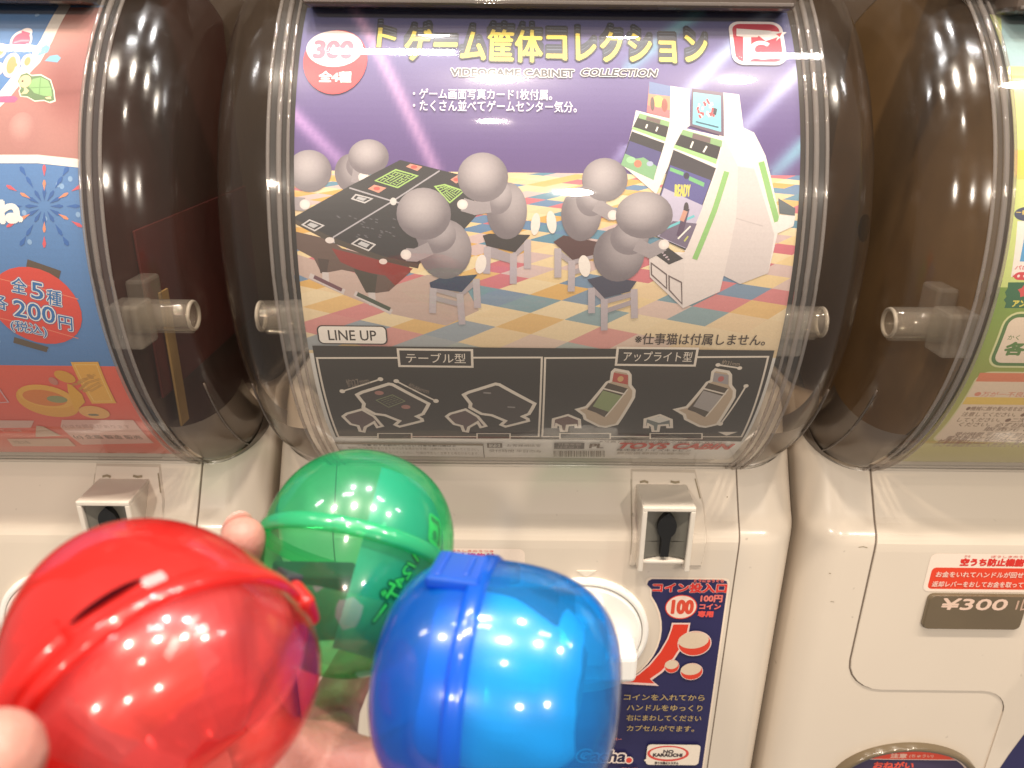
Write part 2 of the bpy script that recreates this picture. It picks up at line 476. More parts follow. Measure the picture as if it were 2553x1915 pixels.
BEAMS = [(*qq('z1', (560, 40), (1215, 1330)), 0.0030, (226, 178, 222), 0.85), (*qq('z1', (60, 860), (500, 1300)), 0.0034, (210, 165, 225), 0.8),
         (*qq('z2', (1940, 90), (1300, 740)), 0.0040, (196, 218, 255), 0.9), (*qq('z2', (2200, 540), (1730, 1030)), 0.0038, (205, 214, 255), 0.85),
         (*qq('z2', (1400, 90), (840, 540)), 0.0042, (130, 205, 215), 0.75), (*qq('z2', (2240, 1120), (1980, 1370)), 0.0040, (140, 205, 225), 0.85),
         (*qq('z2', (830, 1150), (730, 1290)), 0.0025, (190, 190, 240), 0.6)]
p.grid(-HP, HP, fl, BT, 96, 56, beamfn); p.build('purple_backdrop', po)
# tiled floor of the scene: a perspective lattice of coloured tiles
_, f0 = on_poster(1300, 862, XC)
p.grid(-HP, HP, f0 - 0.006, fl, 2, 30, srgb((238, 212, 168)))
def lat(i, j):
    X, Y = 0.507 + 0.119 * i + 0.119 * j, 1.4045 + 0.068 * i - 0.0335 * j
    if Y < 0.8: return None
    return (1300 + X / Y * 1000, 84 + 1000 / Y)
pal = [(78, 136, 168), (238, 208, 150), (222, 168, 78), (206, 98, 116), (240, 220, 176), (236, 206, 160), (214, 186, 186), (82, 126, 174), (240, 218, 170), (230, 180, 100), (238, 214, 166)]
h_ = p.h
for i in range(-22, 24):
    for j in range(-28, 22):
        q4 = [lat(i, j), lat(i + 1, j), lat(i + 1, j + 1), lat(i, j + 1)]
        if any(k is None for k in q4): continue
        vm = sum(k[1] for k in q4) / 4; um = sum(k[0] for k in q4) / 4
        if not (425 < vm < 900 and 560 < um < 2160): continue
        c = pal[(i * 3 + j * 5 + (i * j) % 3 + (i * i // 3)) % 11]
        f = min(1, max(0, (vm - 640) / 260)); c = mixc(c, (228, 202, 172), 0.12 + 0.55 * f)
        P4 = [on_poster(min(2300, max(400, k[0])), max(k[1], 430), XC) for k in q4]
        if max(k[1] for k in q4) < 431: continue
        p.h = h_
        p.blim = (f0 - 0.004, fl); p.poly(P4, srgb(c)); p.blim = (BB, BT)
p.h = h_ + 2 * p.dh
p.build('tiled_floor_print', po)
# soft printed ground tints below table
p.P('z3', [(130, 740), (500, 860), (900, 980), (1150, 900), (1400, 900), (1560, 1180), (1300, 1300), (880, 1210), (480, 1050), (140, 900)], (196, 170, 160))
p.build('ground_tint', po)

GR, GRD, GRL = (168, 158, 161), (116, 106, 112), (188, 178, 180)
def seated(z, head, hr, body, br, rot=0.0, arm=None):
    """plain rounded grey player, no face"""
    if body:
        p.E(z, body, br[0] * 1.06, br[1], GR, GRD, rot, (0.25, 0.25))
        mid = ((body[0] * .58 + head[0] * .42), (body[1] * .58 + head[1] * .42))
        p.E(z, mid, br[0] * .80, br[1] * .62, (176, 166, 169), (124, 114, 120), 0, (0.2, 0.3))
    if arm:
        p.S(z, arm, 0.0066, (156, 146, 150)); p.E(z, arm[-1], 42, 40, (240, 232, 226), (222, 210, 206))
    p.E(z, head, hr[0], hr[1], GRL, GRD, 0, (-0.1, 0.3))
    p.build('grey_player_print', po)
seated('z1', (690, 1235), (160, 140), (545, 1360), (115, 150), arm=[(560, 1380), (650, 1395)])
# black game tables
p.P('z3', [(120, 560), (380, 620), (480, 690), (1010, 830), (1020, 880), (850, 1030), (700, 1050), (640, 960), (580, 880), (480, 860), (320, 890), (260, 770), (110, 690)], (98, 76, 68))
p.P('z3', [(400, 690), (1040, 850), (900, 985), (820, 905), (640, 875), (470, 800)], (136, 46, 42))
p.P('z3', [(570, 850), (760, 900), (740, 1050), (670, 1040)], (66, 58, 48))
p.P('z3', [(290, 770), (380, 780), (360, 890), (310, 885)], (74, 58, 52))
for pts, wd in (([(225, 905), (500, 1035)], .0028), ([(580, 1045), (872, 1195)], .003), ([(350, 880), (355, 985)], .0034), ([(715, 1040), (722, 1140)], .0036)):
    p.S('z3', pts, wd, (206, 194, 192))
p.S('z3', [(600, 1050), (860, 1172)], .0022, (72, 80, 66)); p.S('z3', [(260, 915), (480, 1020)], .002, (110, 70, 80))
p.P('z3', [(940, -5), (1260, 75), (1400, 108), (1570, 400), (1430, 555), (1090, 815), (800, 752), (390, 598), (90, 452), (540, 200)], (44, 41, 44))
p.P('z3', [(90, 452), (390, 598), (800, 752), (1090, 815), (1080, 850), (790, 790), (385, 640), (95, 490)], (70, 60, 52))
for pts in ([(540, 215), (880, 320), (1250, 80)], [(880, 320), (410, 605)], [(880, 320), (1240, 410)], [(410, 605), (420, 650)]):
    p.S('z3', pts, .0007, (176, 170, 176))
p.E('z3', (885, 322), 26, 30, (216, 210, 206)); p.E('z3', (385, 628), 36, 24, (220, 208, 204)); p.E('z3', (805, 795), 32, 22, (222, 206, 200))
for qd in ([(560, 300), (590, 268), (718, 300), (660, 332)], [(170, 505), (225, 468), (335, 512), (265, 552)], [(560, 655), (620, 615), (740, 662), (690, 708)]):
    p.S('z3', qd, .0007, (206, 200, 200), True)
    c = (sum(k[0] for k in qd) / 4, sum(k[1] for k in qd) / 4)
    p.P('z3', [(c[0] + (k[0] - c[0]) * .55, c[1] + (k[1] - c[1]) * .55) for k in qd], (190, 188, 190))
for qd in ([(985, 48), (1020, 25), (1115, 48), (1075, 82)], [(685, 222), (735, 190), (832, 215), (770, 255)], [(1335, 150), (1400, 108), (1420, 160), (1380, 180)]):
    p.P('z3', qd, (222, 150, 130)); c = (sum(k[0] for k in qd) / 4, sum(k[1] for k in qd) / 4)
    p.E('z3', c, 26, 14, (226, 92, 84))
def maze(z, A, B, C_, D, seed, n=7, w_=.00045, GC=(170, 208, 112)):
    r_ = random.Random(seed)
    def g(s_, t): return tuple(A[i] * (1 - s_) * (1 - t) + B[i] * s_ * (1 - t) + C_[i] * s_ * t + D[i] * (1 - s_) * t for i in (0, 1))
    p.S(z, [g(0, 0), g(1, 0), g(1, 1), g(0, 1)], w_ * 1.6, GC, True)
    for i in range(1, n):
        for j in range(1, n):
            s0, t0 = i / n, j / n
            if r_.random() < .62: p.S(z, [g(s0 - .06, t0), g(s0 + .06 + .06 * r_.random(), t0)], w_, GC)
            else: p.S(z, [g(s0, t0 - .07), g(s0, t0 + .07)], w_, GC)
maze('z3', (745, 158), (905, 72), (1075, 120), (920, 212), 3); maze('z3', (1215, 205), (1290, 190), (1440, 240), (1330, 330), 4)
rr_ = random.Random(2)
for k in range(26):
    x, y = 420 + rr_.random() * 480, 430 + rr_.random() * 170
    p.S('z3', [(x, y), (x + 22, y + 7)], .0005, (96, 92, 98))
p.build('game_table_print', po)
def stool(z, seat, legs, rails, sc=(50, 42, 42)):
    for l in rails: p.S(z, l, .0026, (170, 158, 164))
    for l in legs: p.S(z, l, .0036, (186, 174, 180))
    p.P(z, seat, sc); p.build('stool_print', po)
stool('z3', [(1590, 590), (1640, 575), (1965, 585), (1845, 722), (1620, 672)], [[(1628, 680), (1620, 890)], [(1832, 730), (1830, 970)], [(1942, 620), (1942, 850)]],
      [[(1620, 690), (1830, 760)], [(1830, 750), (1945, 650)], [(1640, 740), (1820, 790)]])
seated('z1', (1590, 1395), (200, 195), (1780, 1660), (150, 225), 0.0, [(1650, 1620), (1530, 1640), (1430, 1610)])
p.E('z3', (2005, 500), 36, 88, (236, 224, 216), None, -0.1); 
stool('z3', [(1170, 960), (1250, 925), (1550, 895), (1425, 1035), (1180, 1000)], [[(1200, 1000), (1195, 1200)], [(1410, 1050), (1428, 1290)], [(1538, 930), (1550, 1160)]],
      [[(1190, 1005), (1400, 1065)], [(1400, 1065), (1540, 950)], [(1205, 1080), (1400, 1130)]], (58, 64, 92))
seated('z3', (1125, 420), (215, 205), (1290, 700), (200, 235), 0.0, [(1180, 690), (1060, 745), (985, 740)])
p.E('z3', (1575, 815), 42, 76, (240, 230, 222), None, -0.2)
p.E('z2', (2, 0), 1, 1, GR)
# left edge figure
seated('z1', (225, 1345), (175, 165), None, None, arm=[(90, 1600), (190, 1610)])
# two upright cabinets
CW, CS = (236, 226, 222), (214, 202, 200)
p.P('z2', [(1580, 730), (1712, 745), (1745, 1005), (1830, 1045), (1920, 1225), (2035, 1740), (2010, 1860), (1940, 2150), (1720, 2235), (1590, 2170), (1530, 1330)], CW)
p.P('z2', [(1700, 1310), (1830, 1330), (1990, 1850), (1940, 2150), (1720, 2235), (1590, 2170), (1690, 1700)], CS)
p.S('z2', [(1690, 1720), (1900, 1780)], .0006, (198, 186, 184))
p.S('z2', [(1886, 1275), (1960, 1560), (2012, 1745)], .0030, (142, 190, 112))
p.P('z2', [(2020, 1560), (2155, 1640), (2150, 1700), (2030, 1680)], (84, 92, 98)); p.P('z2', [(2030, 1690), (2155, 1700), (2140, 1780), (1990, 1850)], CW)
p.P('z2', [(900, 870), (1165, 935), (1330, 985), (1275, 1030), (1060, 1530), (790, 1300), (868, 1020)], CW)
p.P('z2', [(1170, 678), (1322, 702), (1325, 992), (1165, 935)], (226, 214, 214))
p.P('z2', [(1005, 643), (1172, 680), (1166, 935), (985, 885)], (222, 148, 116)); p.P('z2', [(1005, 643), (1172, 680), (1170, 760), (1000, 740)], (106, 126, 172))
p.P('z2', [(990, 830), (1168, 870), (1166, 935), (985, 885)], (226, 118, 122)); p.E('z2', (1075, 800), 42, 44, (236, 206, 110)); p.E('z2', (1030, 820), 18, 56, (110, 84, 84)); p.E('z2', (1125, 830), 24, 52, (160, 92, 82))
p.P('z2', [(930, 893), (1166, 960), (1130, 1115), (868, 1018)], (52, 48, 48)); p.P('z2', [(930, 893), (1166, 960), (1160, 1000), (920, 930)], (140, 176, 122)); p.P('z2', [(878, 1000), (1138, 1085), (1130, 1115), (868, 1018)], (160, 206, 132))
p.P('z2', [(985, 915), (1095, 945), (1088, 978), (978, 945)], (120, 98, 96))
p.S('z2', [(990, 980), (978, 1010)], .0008, WHITE); p.S('z2', [(1072, 1000), (1058, 1035)], .0008, WHITE)
p.P('z2', [(868, 1035), (1125, 1130), (1040, 1400), (785, 1290)], (52, 48, 52)); p.P('z2', [(850, 1110), (1100, 1200), (1045, 1395), (790, 1290)], (84, 78, 132)); p.P('z2', [(815, 1210), (900, 1250), (960, 1240), (1065, 1310), (1040, 1420), (780, 1300)], (132, 178, 132))
p.E('z2', (915, 1290), 30, 30, (208, 128, 102)); p.E('z2', (860, 1260), 36, 26, (160, 208, 160)); p.E('z2', (1010, 1290), 26, 20, (176, 186, 210))
p.build('arcade_cabinet_print', po)
p.P('z2', [(1240, 1000), (1590, 1080), (1702, 1312), (1690, 1700), (1560, 2295), (1270, 2425), (1010, 2180), (1000, 1950), (1060, 1985), (1285, 1985), (1200, 1200), (1180, 1190), (1210, 1130)], CW)
p.P('z2', [(1590, 1080), (1702, 1312), (1690, 1700), (1560, 2295), (1270, 2425), (1280, 1990), (1540, 1340)], (226, 214, 210))
p.P('z2', [(1000, 1950), (1120, 2060), (1290, 1985), (1280, 2060), (1270, 2425), (1010, 2180)], (222, 210, 206))
p.P('z2', [(1195, 1180), (1530, 1325), (1290, 1970), (990, 1830)], (58, 52, 60)); p.P('z2', [(1170, 1300), (1490, 1420), (1290, 1955), (1000, 1830)], (86, 82, 148))
p.P('z2', [(1120, 1480), (1430, 1620), (1290, 1955), (1000, 1830)], (190, 182, 206)); p.P('z2', [(1190, 1740), (1380, 1760), (1300, 1955), (1080, 1860)], (112, 98, 122))
p.P('z2', [(1172, 1318), (1278, 1358), (1270, 1385), (1165, 1345)], (116, 186, 122)); p.P('z2', [(1322, 1388), (1440, 1440), (1432, 1472), (1314, 1418)], (116, 186, 122)); p.E('z2', (1298, 1385), 22, 26, (48, 42, 66))
p.T('z2', 'READY', 1206, 1455, 1325, 1545, (216, 206, 96), 0.03)
p.S('z2', [(1130, 1800), (1360, 1700)], .0012, (110, 196, 206)); p.S('z2', [(1240, 1860), (1300, 1640)], .0030, (84, 62, 92)); p.E('z2', (1295, 1640), 20, 48, (60, 50, 56)); p.S('z2', [(1290, 1660), (1260, 1740)], .0024, (206, 150, 130))
p.S('z2', [(1230, 1880), (1330, 1780)], .0008, WHITE); p.S('z2', [(1280, 1900), (1310, 1860)], .0008, (196, 196, 100))
p.P('z2', [(1270, 1022), (1580, 1108), (1530, 1292), (1195, 1165)], (50, 46, 48)); p.P('z2', [(1270, 1022), (1580, 1108), (1574, 1160), (1252, 1060)], (140, 176, 122)); p.P('z2', [(1205, 1140), (1540, 1255), (1530, 1292), (1195, 1165)], (164, 210, 136)); p.P('z2', [(1350, 1050), (1490, 1088), (1484, 1130), (1340, 1090)], (118, 98, 98))
p.S('z2', [(1350, 1115), (1330, 1165)], .0009, WHITE); p.S('z2', [(1458, 1152), (1430, 1200)], .0009, WHITE)
p.P('z2', [(1340, 698), (1588, 732), (1592, 1075), (1325, 992)], (112, 92, 112)); p.P('z2', [(1352, 728), (1566, 756), (1570, 1040), (1345, 978)], (134, 202, 216))
rs = random.Random(5)
for k in range(22):
    x, y = 1390 + rs.random() * 120, 780 + rs.random() * 130
    p.S('z2', [(x, y), (x + 14 - 28 * rs.random(), y + 26)], .0010, (206, 76, 84) if k % 3 else (232, 226, 226))
p.S('z2', [(1370, 960), (1550, 1005)], .0008, (70, 100, 120)); p.P('z2', [(1510, 850), (1540, 860), (1530, 910), (1508, 900)], (60, 56, 70))
p.P('z2', [(1060, 2010), (1155, 1950), (1272, 2035), (1160, 2082)], (58, 52, 54))
for k in range(6): p.E('z2', (1110 + 18 * (k % 3) + 10 * (k // 3), 1990 + 16 * (k % 3) + 20 * (k // 3)), 8, 6, (200, 180, 190))
for qd in ([(1160, 2172), (1258, 2222), (1262, 2390), (1162, 2282)], [(1020, 2070), (1140, 2160), (1142, 2270), (1022, 2160)]): p.S('z2', qd, .0007, (108, 92, 90), True)
p.S('z2', [(1614, 1352), (1520, 1650), (1362, 2040)], .0027, (142, 190, 112))
p.build('arcade_cabinet_print', po)
stool('z4', [(250, 640), (330, 588), (600, 640), (575, 740), (400, 782)], [[(285, 690), (285, 920)], [(395, 790), (390, 1030)]], [[(285, 720), (390, 800)], [(395, 800), (560, 750)], [(400, 880), (540, 840)]], (82, 48, 48))
seated('z4', (655, 150), (180, 170), (470, 420), (150, 215), 0.0, [(580, 350), (720, 430)])
p.E('z4', (235, 485), 38, 90, (236, 224, 216), None, 0.15)
stool('z4', [(515, 935), (640, 905), (905, 950), (850, 1030), (650, 1082)], [[(550, 1000), (550, 1200)], [(650, 1090), (650, 1335)], [(885, 1010), (888, 1240)]],
      [[(655, 1110), (880, 1050)], [(550, 1010), (650, 1090)], [(670, 1180), (880, 1110)]], (66, 66, 86))
seated('z4', (965, 430), (225, 185), (765, 740), (190, 215), 0.0, [(900, 660), (1010, 715), (1120, 660)])
p.E('z4', (495, 830), 46, 86, (240, 230, 222), None, 0.2)
# lettering
title = 'ゲーム筐体コレクション'
for dv, wd, col in ((22, .05, (52, 56, 72)), (19, .02, (96, 104, 124)), (15, .05, (52, 56, 72)), (12, .02, (96, 104, 124)), (7, .05, (56, 58, 72)), (0, .055, (66, 62, 58)), (0, .022, (244, 222, 96))):
    p.T('px', title, 1008, 78 - dv, 1764, 152 - dv, col, wd)
    p.T('px', 'ト', 940, 72 - dv, 985, 118 - dv, col, wd)
p.build('title_lettering', po)
for wd, col in ((.11, (240, 236, 236)), (.045, (56, 52, 62))):
    p.T('px', 'VIDEOGAME CABINET', 1124, 174, 1430, 190, col, wd)
    p.T('px', 'COLLECTION', 1446, 174, 1634, 190, col, wd, 0.25)
p.T('z1', '・ゲーム画面写真カード1枚付属。', 1040, 705, 2135, 782, (236, 230, 244), .012)
p.T('z1', '・たくさん並べてゲームセンター気分。', 1040, 797, 2328, 877, (236, 230, 244), .012)
p.build('caption_lettering', po)
p.E('z1', (430, 480), 252, 250, (226, 62, 74)); p.E('z1', (425, 385), 222, 142, (246, 236, 236))
p.T('z1', '300', 262, 332, 560, 460, (232, 120, 142), .05); p.T('z1', '全4種', 300, 568, 552, 650, (248, 240, 240), .04)
p.build('price_badge', po)
(ta, tb), (tc_, td) = p.q('z2', [(1660, 515)])[0], p.q('z2', [(2040, 180)])[0]
p.poly(rrect(ta, tb, tc_, td, .006), srgb((250, 240, 244))); p.poly(rrect(ta + .0018, tb + .0018, tc_ - .0018, td - .0018, .0045), srgb((202, 52, 78)))
p.P('z2', [(1690, 232), (1960, 250), (1955, 290), (1860, 290), (1860, 300), (1805, 300), (1800, 488), (1742, 488), (1742, 296), (1690, 290)], (250, 244, 246))
(ca, cb) = p.q('z2', [(1890, 400)])[0]
arc = [(ca + .0049 * math.cos(R(t)), cb + .0047 * math.sin(R(t))) for t in range(42, 324, 14)]
p.stroke(arc, .0025, srgb((250, 244, 246)))
p.P('z2', [(1800, 244), (2085, 262), (2000, 330), (2015, 300), (1920, 330)], (250, 244, 246)); p.P('z2', [(2000, 275), (2050, 262), (2030, 300)], (222, 70, 84))
p.build('maker_logo', po)
# line-up part
p.poly(rrect(*p.q('z5', [(300, 302)])[0], *p.q('z5', [(832, 160)])[0], .003), srgb((58, 50, 44)))
a_, b_ = p.q('z5', [(310, 294)])[0]; c_, d_ = p.q('z5', [(822, 168)])[0]
p.poly(rrect(a_, b_, c_, d_, .0024), srgb((246, 236, 226)))
p.T('z5', 'LINE UP', 380, 196, 755, 272, (64, 54, 46), .012)
p.T('z6', '※仕事猫は付属しません。', 890, 222, 1912, 305, (66, 50, 40), .012)
p.build('lineup_caption', po)
_, bt = on_poster(1300, 865, XC); _, bb_ = on_poster(1300, 1092, XC)
p.poly([(-.124, bb_), (.1245, bb_), (.1245, bt), (-.124, bt)], srgb((62, 54, 46))); p.build('lineup_panel', po)
LN = (236, 222, 206)
for z, fr in (('z5', [(285, 412), (2055, 408), (2030, 1028), (455, 1030)]), ('z6', [(185, 412), (1940, 402), (1730, 1030), (162, 1028)])): p.S(z, fr, .0011, LN, True)
for z, x0, y0, x1, y1, t_ in (('z5', 935, 350, 1505, 475, 'テーブル型'), ('z6', 742, 338, 1385, 465, 'アップライト型')):
    A, B = p.q(z, [(x0, y1)])[0], p.q(z, [(x1, y0)])[0]
    rc_ = [(A[0], A[1]), (B[0], A[1]), (B[0], B[1]), (A[0], B[1])]
    p.poly(rc_, srgb((60, 52, 46))); p.stroke(rc_, .0013, srgb(LN), True)
    p.T(z, t_, x0 + 55, y0 + 24, x1 - 48, y1 - 28, LN, .004)
for z, x0, x1, t_ in (('z5', 765, 1030, 'RED'), ('z5', 1545, 1805, 'BLUE'), ('z6', 302, 698, 'SHOOTING'), ('z6', 1012, 1420, 'FIGHTING')):
    q4 = p.q(z, [(x0, 1046), (x1, 1046), (x1, 1004), (x0, 1004)])
    p.poly(q4, srgb((54, 46, 40))); p.stroke(q4, .0009, srgb(LN), True)
p.build('lineup_frames', po)
for dx in (0, 848):
    ol = [(600, 700), (640, 680), (850, 615), (880, 620), (1165, 770), (1150, 800), (1120, 850), (1070, 870), (1110, 890), (1115, 905), (935, 950), (900, 935), (935, 905), (820, 860), (740, 850), (650, 800), (655, 770)]
    if dx: ol = [(x + dx - (8 if x < 900 else 14), y) for x, y in ol]
    p.P('z5', ol, (78, 68, 62)); p.S('z5', ol, .0021, LN, True)
    st = [(490, 870), (520, 848), (640, 815), (735, 870), (800, 945), (760, 955), (735, 915), (665, 955), (655, 990), (625, 985), (610, 945), (550, 930)]
    st = [(x + (815 if dx else 0), y) for x, y in st]
    p.P('z5', st, (104, 84, 80)); p.S('z5', st, .0019, LN, True)
maze('z5', (752, 742), (880, 700), (978, 750), (850, 798), 8, 5, .00030, (140, 146, 104))
for c in ((775, 685), (985, 795)): p.E('z5', c, 36, 16, (176, 124, 112))
for c in ((1625, 683), (1815, 795)): p.S('z5', [(c[0] - 30, c[1]), (c[0] + 30, c[1] + 4)], .0012, (150, 140, 134))
for (A, B) in (((485, 672), (785, 577)), ((910, 592), (1222, 748))):
    p.S('z5', [A, B], .0010, LN); p.E('z5', A, 22, 15, LN); p.E('z5', B, 22, 15, LN)
p.T('z5', '約27mm', 520, 565, 700, 628, (150, 132, 116), 0, 0, rot=0.22); p.T('z5', '約46mm', 1005, 625, 1175, 672, (150, 132, 116), 0, 0, rot=-0.38)
p.build('table_line_art', po)
for dx, face, scr in ((0, (196, 92, 80), (150, 160, 112)), (790, (170, 160, 158), (176, 166, 160))):
    f = lambda pts: [(x + dx - (40 if dx and x < 480 else 0) * (480 - x) / 60 * .5, y) if x < 480 else (x + dx, y) for x, y in pts]
    ol = f([(715, 520), (735, 502), (835, 520), (853, 545), (853, 625), (885, 665), (880, 720), (750, 930), (660, 952), (610, 945), (500, 890), (490, 855), (435, 815), (510, 795), (670, 605), (705, 590)])
    p.P('z6', ol, (198, 174, 148)); p.S('z6', ol, .0018, LN, True)
    p.P('z6', f([(680, 605), (835, 650), (660, 865), (515, 815)]), (92, 78, 64)); p.P('z6', f([(640, 665), (795, 710), (690, 835), (560, 790)]), scr)
    p.P('z6', f([(725, 525), (838, 545), (835, 620), (712, 595)]), face); p.E('z6', f([(778, 575)])[0], 24, 22, (222, 176, 120) if not dx else (196, 110, 104))
    p.S('z6', f([(660, 870), (835, 655)]), .0008, LN); p.S('z6', f([(640, 650), (815, 695)]), .0010, LN); p.S('z6', f([(525, 800), (655, 870)]), .0012, (90, 76, 66))
    st = [(250, 890), (365, 858), (455, 895), (458, 955), (428, 955), (425, 935), (360, 940), (352, 985), (312, 985), (305, 945), (275, 930), (270, 955), (245, 955)]
    st = [(x + (722 if dx else 0), y) for x, y in st]
    p.P('z6', st, (120, 92, 84) if not dx else (120, 124, 118)); p.S('z6', st, .0018, LN, True)
    if dx: p.P('z6', [(x + 722, y) for x, y in [(265, 890), (365, 868), (440, 898), (360, 920)]], (226, 218, 206))
for (A, B) in (((1545, 465), (1715, 490)), ((1765, 630), (1565, 928))):
    p.S('z6', [A, B], .0010, LN); p.E('z6', A, 20, 14, LN); p.E('z6', B, 20, 14, LN)
p.T('z6', '約31mm', 1570, 430, 1715, 470, (176, 156, 134), 0, 0, rot=-0.1)
p.P('z6', [(1545, 990), (1700, 990), (1612, 1020)], LN)
p.build('cabinet_line_art', po)
# small print at the foot
INK = (92, 80, 70)
a0_, b0_ = p.q('z5', [(500, 1182)])[0]; a1_, b1_ = p.q('z5', [(1592, 1085)])[0]
p.stroke([(a0_, b0_), (a1_, b0_), (a1_, b1_), (a0_, b1_)], .0006, srgb(INK), True)
p.poly([(a0_, b1_ - .003), (a1_, b1_ - .003), (a1_, b1_), (a0_, b1_)], srgb((132, 118, 96)))
p.T('z5', 'ご注意 必ずお読みください 対象年齢15歳以上', 610, 1088, 1380, 1100, (60, 54, 44), .02)
p.T('z5', '窒息などの危険がありますので3才未満のお子様には絶対に与えないでください。', 535, 1112, 1560, 1128, (140, 118, 98))
p.T('z5', '本来の目的以外には使用しないでください。仕様は予告なく変更する場合があります。', 535, 1145, 1560, 1160, (140, 118, 98))
qd = p.q('z5', [(1632, 1112), (1735, 1112), (1735, 1082), (1632, 1082)]); p.stroke(qd, .0012, srgb(INK), True)
p.T('z5', 'プラ', 1650, 1086, 1715, 1108, INK, .03); p.T('z5', 'お客様相談室', 1780, 1088, 2045, 1106, (120, 104, 90)); p.T('z5', '受付時間 平日のみ', 1640, 1130, 2050, 1150, (130, 112, 96))
p.P('z6', [(258, 1078), (495, 1078), (492, 1124), (255, 1124)], (86, 80, 80)); p.T('z6', '対象年齢', 285, 1080, 470, 1096, (200, 190, 180)); p.T('z6', '15才以上', 285, 1102, 460, 1118, (200, 190, 180))
p.T('z6', 'PL', 535, 1084, 640, 1116, (110, 92, 78), .04)
br = random.Random(9); x = 252
while x < 655:
    wq = 4 + br.random() * 9; p.P('z6', [(x, 1186), (x + wq, 1186), (x + wq, 1138), (x, 1138)], (120, 106, 94)); x += wq + 4 + br.random() * 9
p.T('z6', 'TOYS CABIN', 742, 1080, 1626, 1118, (206, 60, 52), .05, 0.25)
p.T('z6', '株式会社トイズキャビン', 745, 1124, 1330, 1138, (96, 82, 72), .02); p.T('z6', '静岡県静岡市駿河区', 745, 1150, 1330, 1166, (150, 126, 106))
p.T('z6', '※写真と商品は多少異なる場合があります。', 610, 1060, 1610, 1074, (110, 94, 80))
p.build('small_print', po)

# ---------- left poster: festival goods
XL = XC - PITCHX
pl, p = sheet('poster', XL, 'blue festival poster with red lantern inside the left machine', (84, 132, 190),
              None)
_, bs = on_poster(100, 911, XL)
p.poly([(-HP, BB), (HP, BB), (HP, bs), (-HP, bs)], srgb((236, 96, 72)))
rs = random.Random(11)
for k in range(60):
    a, b = -0.0 + rs.random() * HP, bs + .004 + rs.random() * (BT - bs)
    p.ell((a, b), .0012, .0014, srgb((140, 178, 220)), n=10)
p.build('poster_ground', pl)
# photo of fingertips, upper right
def skinfn(a, b):
    # printed close-up of two fingertips meeting
    def g(c, ra, rb): return math.exp(-((a - c[0]) / ra) ** 2 - ((b - c[1]) / rb) ** 2)
    c = mixc((178, 120, 112), (198, 142, 134), min(1, g(FT[0], .030, .020)))
    c = mixc(c, (146, 74, 70), min(1, 1.0 * g(FT[1], .016, .020))); c = mixc(c, (158, 92, 86), min(1, .9 * g(FT[2], .010, .03)))
    c = mixc(c, (206, 154, 144), min(1, .9 * g(FT[3], .022, .010))); c = mixc(c, (172, 116, 112), min(1, .6 * g(FT[4], .010, .012)))
    k = b - (FT[5][1] + (a - FT[5][0]) * .12); c = mixc(c, (140, 72, 66), .75 * math.exp(-(k / .0022) ** 2) * min(1, max(0, (a - FT[5][0] + .012) / .012)))
    c = mixc(c, (150, 92, 84), .6 * min(1, max(0, (b - FT[6][1]) / .01)))  # darker top band paints the rail's shadow into the print
    return srgb(c)
FT = p.q('l3', [(700, 1560), (1000, 1130), (1150, 700), (760, 420), (330, 1780), (700, 1300), (900, 380)])
sa0 = p.q('l3', [(-60, 2190)])[0]; sb1 = p.q('l3', [(1000, 100)])[0][1]
dg = p.q('l3', [(905, 70), (640, 560), (480, 830), (330, 980), (60, 1310), (-60, 1420)])
p.h += p.dh; hh = p.h
na_, nb_ = 44, 60
for i in range(na_):
    for j in range(nb_):
        x0, x1 = sa0[0] + (HP - sa0[0]) * i / na_, sa0[0] + (HP - sa0[0]) * (i + 1) / na_
        y0, y1 = sa0[1] + (sb1 - sa0[1]) * j / nb_, sa0[1] + (sb1 - sa0[1]) * (j + 1) / nb_
        ym = (y0 + y1) / 2; xe = None
        for (A, B) in zip(dg, dg[1:]):
            if min(A[1], B[1]) <= ym <= max(A[1], B[1]): xe = A[0] + (B[0] - A[0]) * (ym - A[1]) / (B[1] - A[1])
        if xe is not None and x1 < xe: continue
        p._emit([(x0, y0), (x1, y0), (x1, y1), (x0, y1)], skinfn)
p.S('l3', [(900, 70), (640, 560), (480, 830), (330, 980), (60, 1310), (-60, 1420)], .0062, (244, 234, 226))
p.S('l0', [(-20, 1095), (260, 1095), (545, 1125)], .0042, (242, 234, 226))
p.E('l3', (300, 1790), 190, 250, (206, 156, 148), (184, 126, 120), 0, (-.1, .3))
p.build('fingertip_photo', pl)
p.E('l3', (290, 560), 150, 150, (246, 236, 238)); p.E('l3', (360, 450), 84, 66, (246, 236, 238)); p.E('l3', (290, 565), 120, 118, (226, 100, 134)); p.P('l3', [(300, 420), (415, 455), (390, 540), (290, 500)], (224, 100, 132)); p.S('l3', [(190, 590), (290, 560), (400, 560)], .0012, (240, 160, 180))
p.build('water_balloon_print', pl)
for c, rx, ry in (((-10, 700), 100, 108), ((155, 895), 118, 170), ((380, 850), 92, 108), ((-20, 950), 70, 90), ((215, 890), 64, 60)): p.E('l3', c, rx, ry, (250, 222, 216))
for c, rx, ry in (((-10, 700), 62, 68), ((155, 895), 62, 120), ((378, 845), 42, 60), ((185, 895), 54, 36)): p.E('l3', c, rx, ry, (242, 166, 106))
for pts in ([(510, 780), (560, 660), (640, 612), (690, 650), (660, 720)], [(615, 840), (690, 770), (790, 755), (840, 800), (790, 860)]): p.P('l3', pts, (122, 182, 216))
p.P('l3', [(-60, 1330), (200, 1320), (250, 1360), (200, 1412), (-60, 1415)], (240, 100, 146))
p.build('festival_lettering', pl)
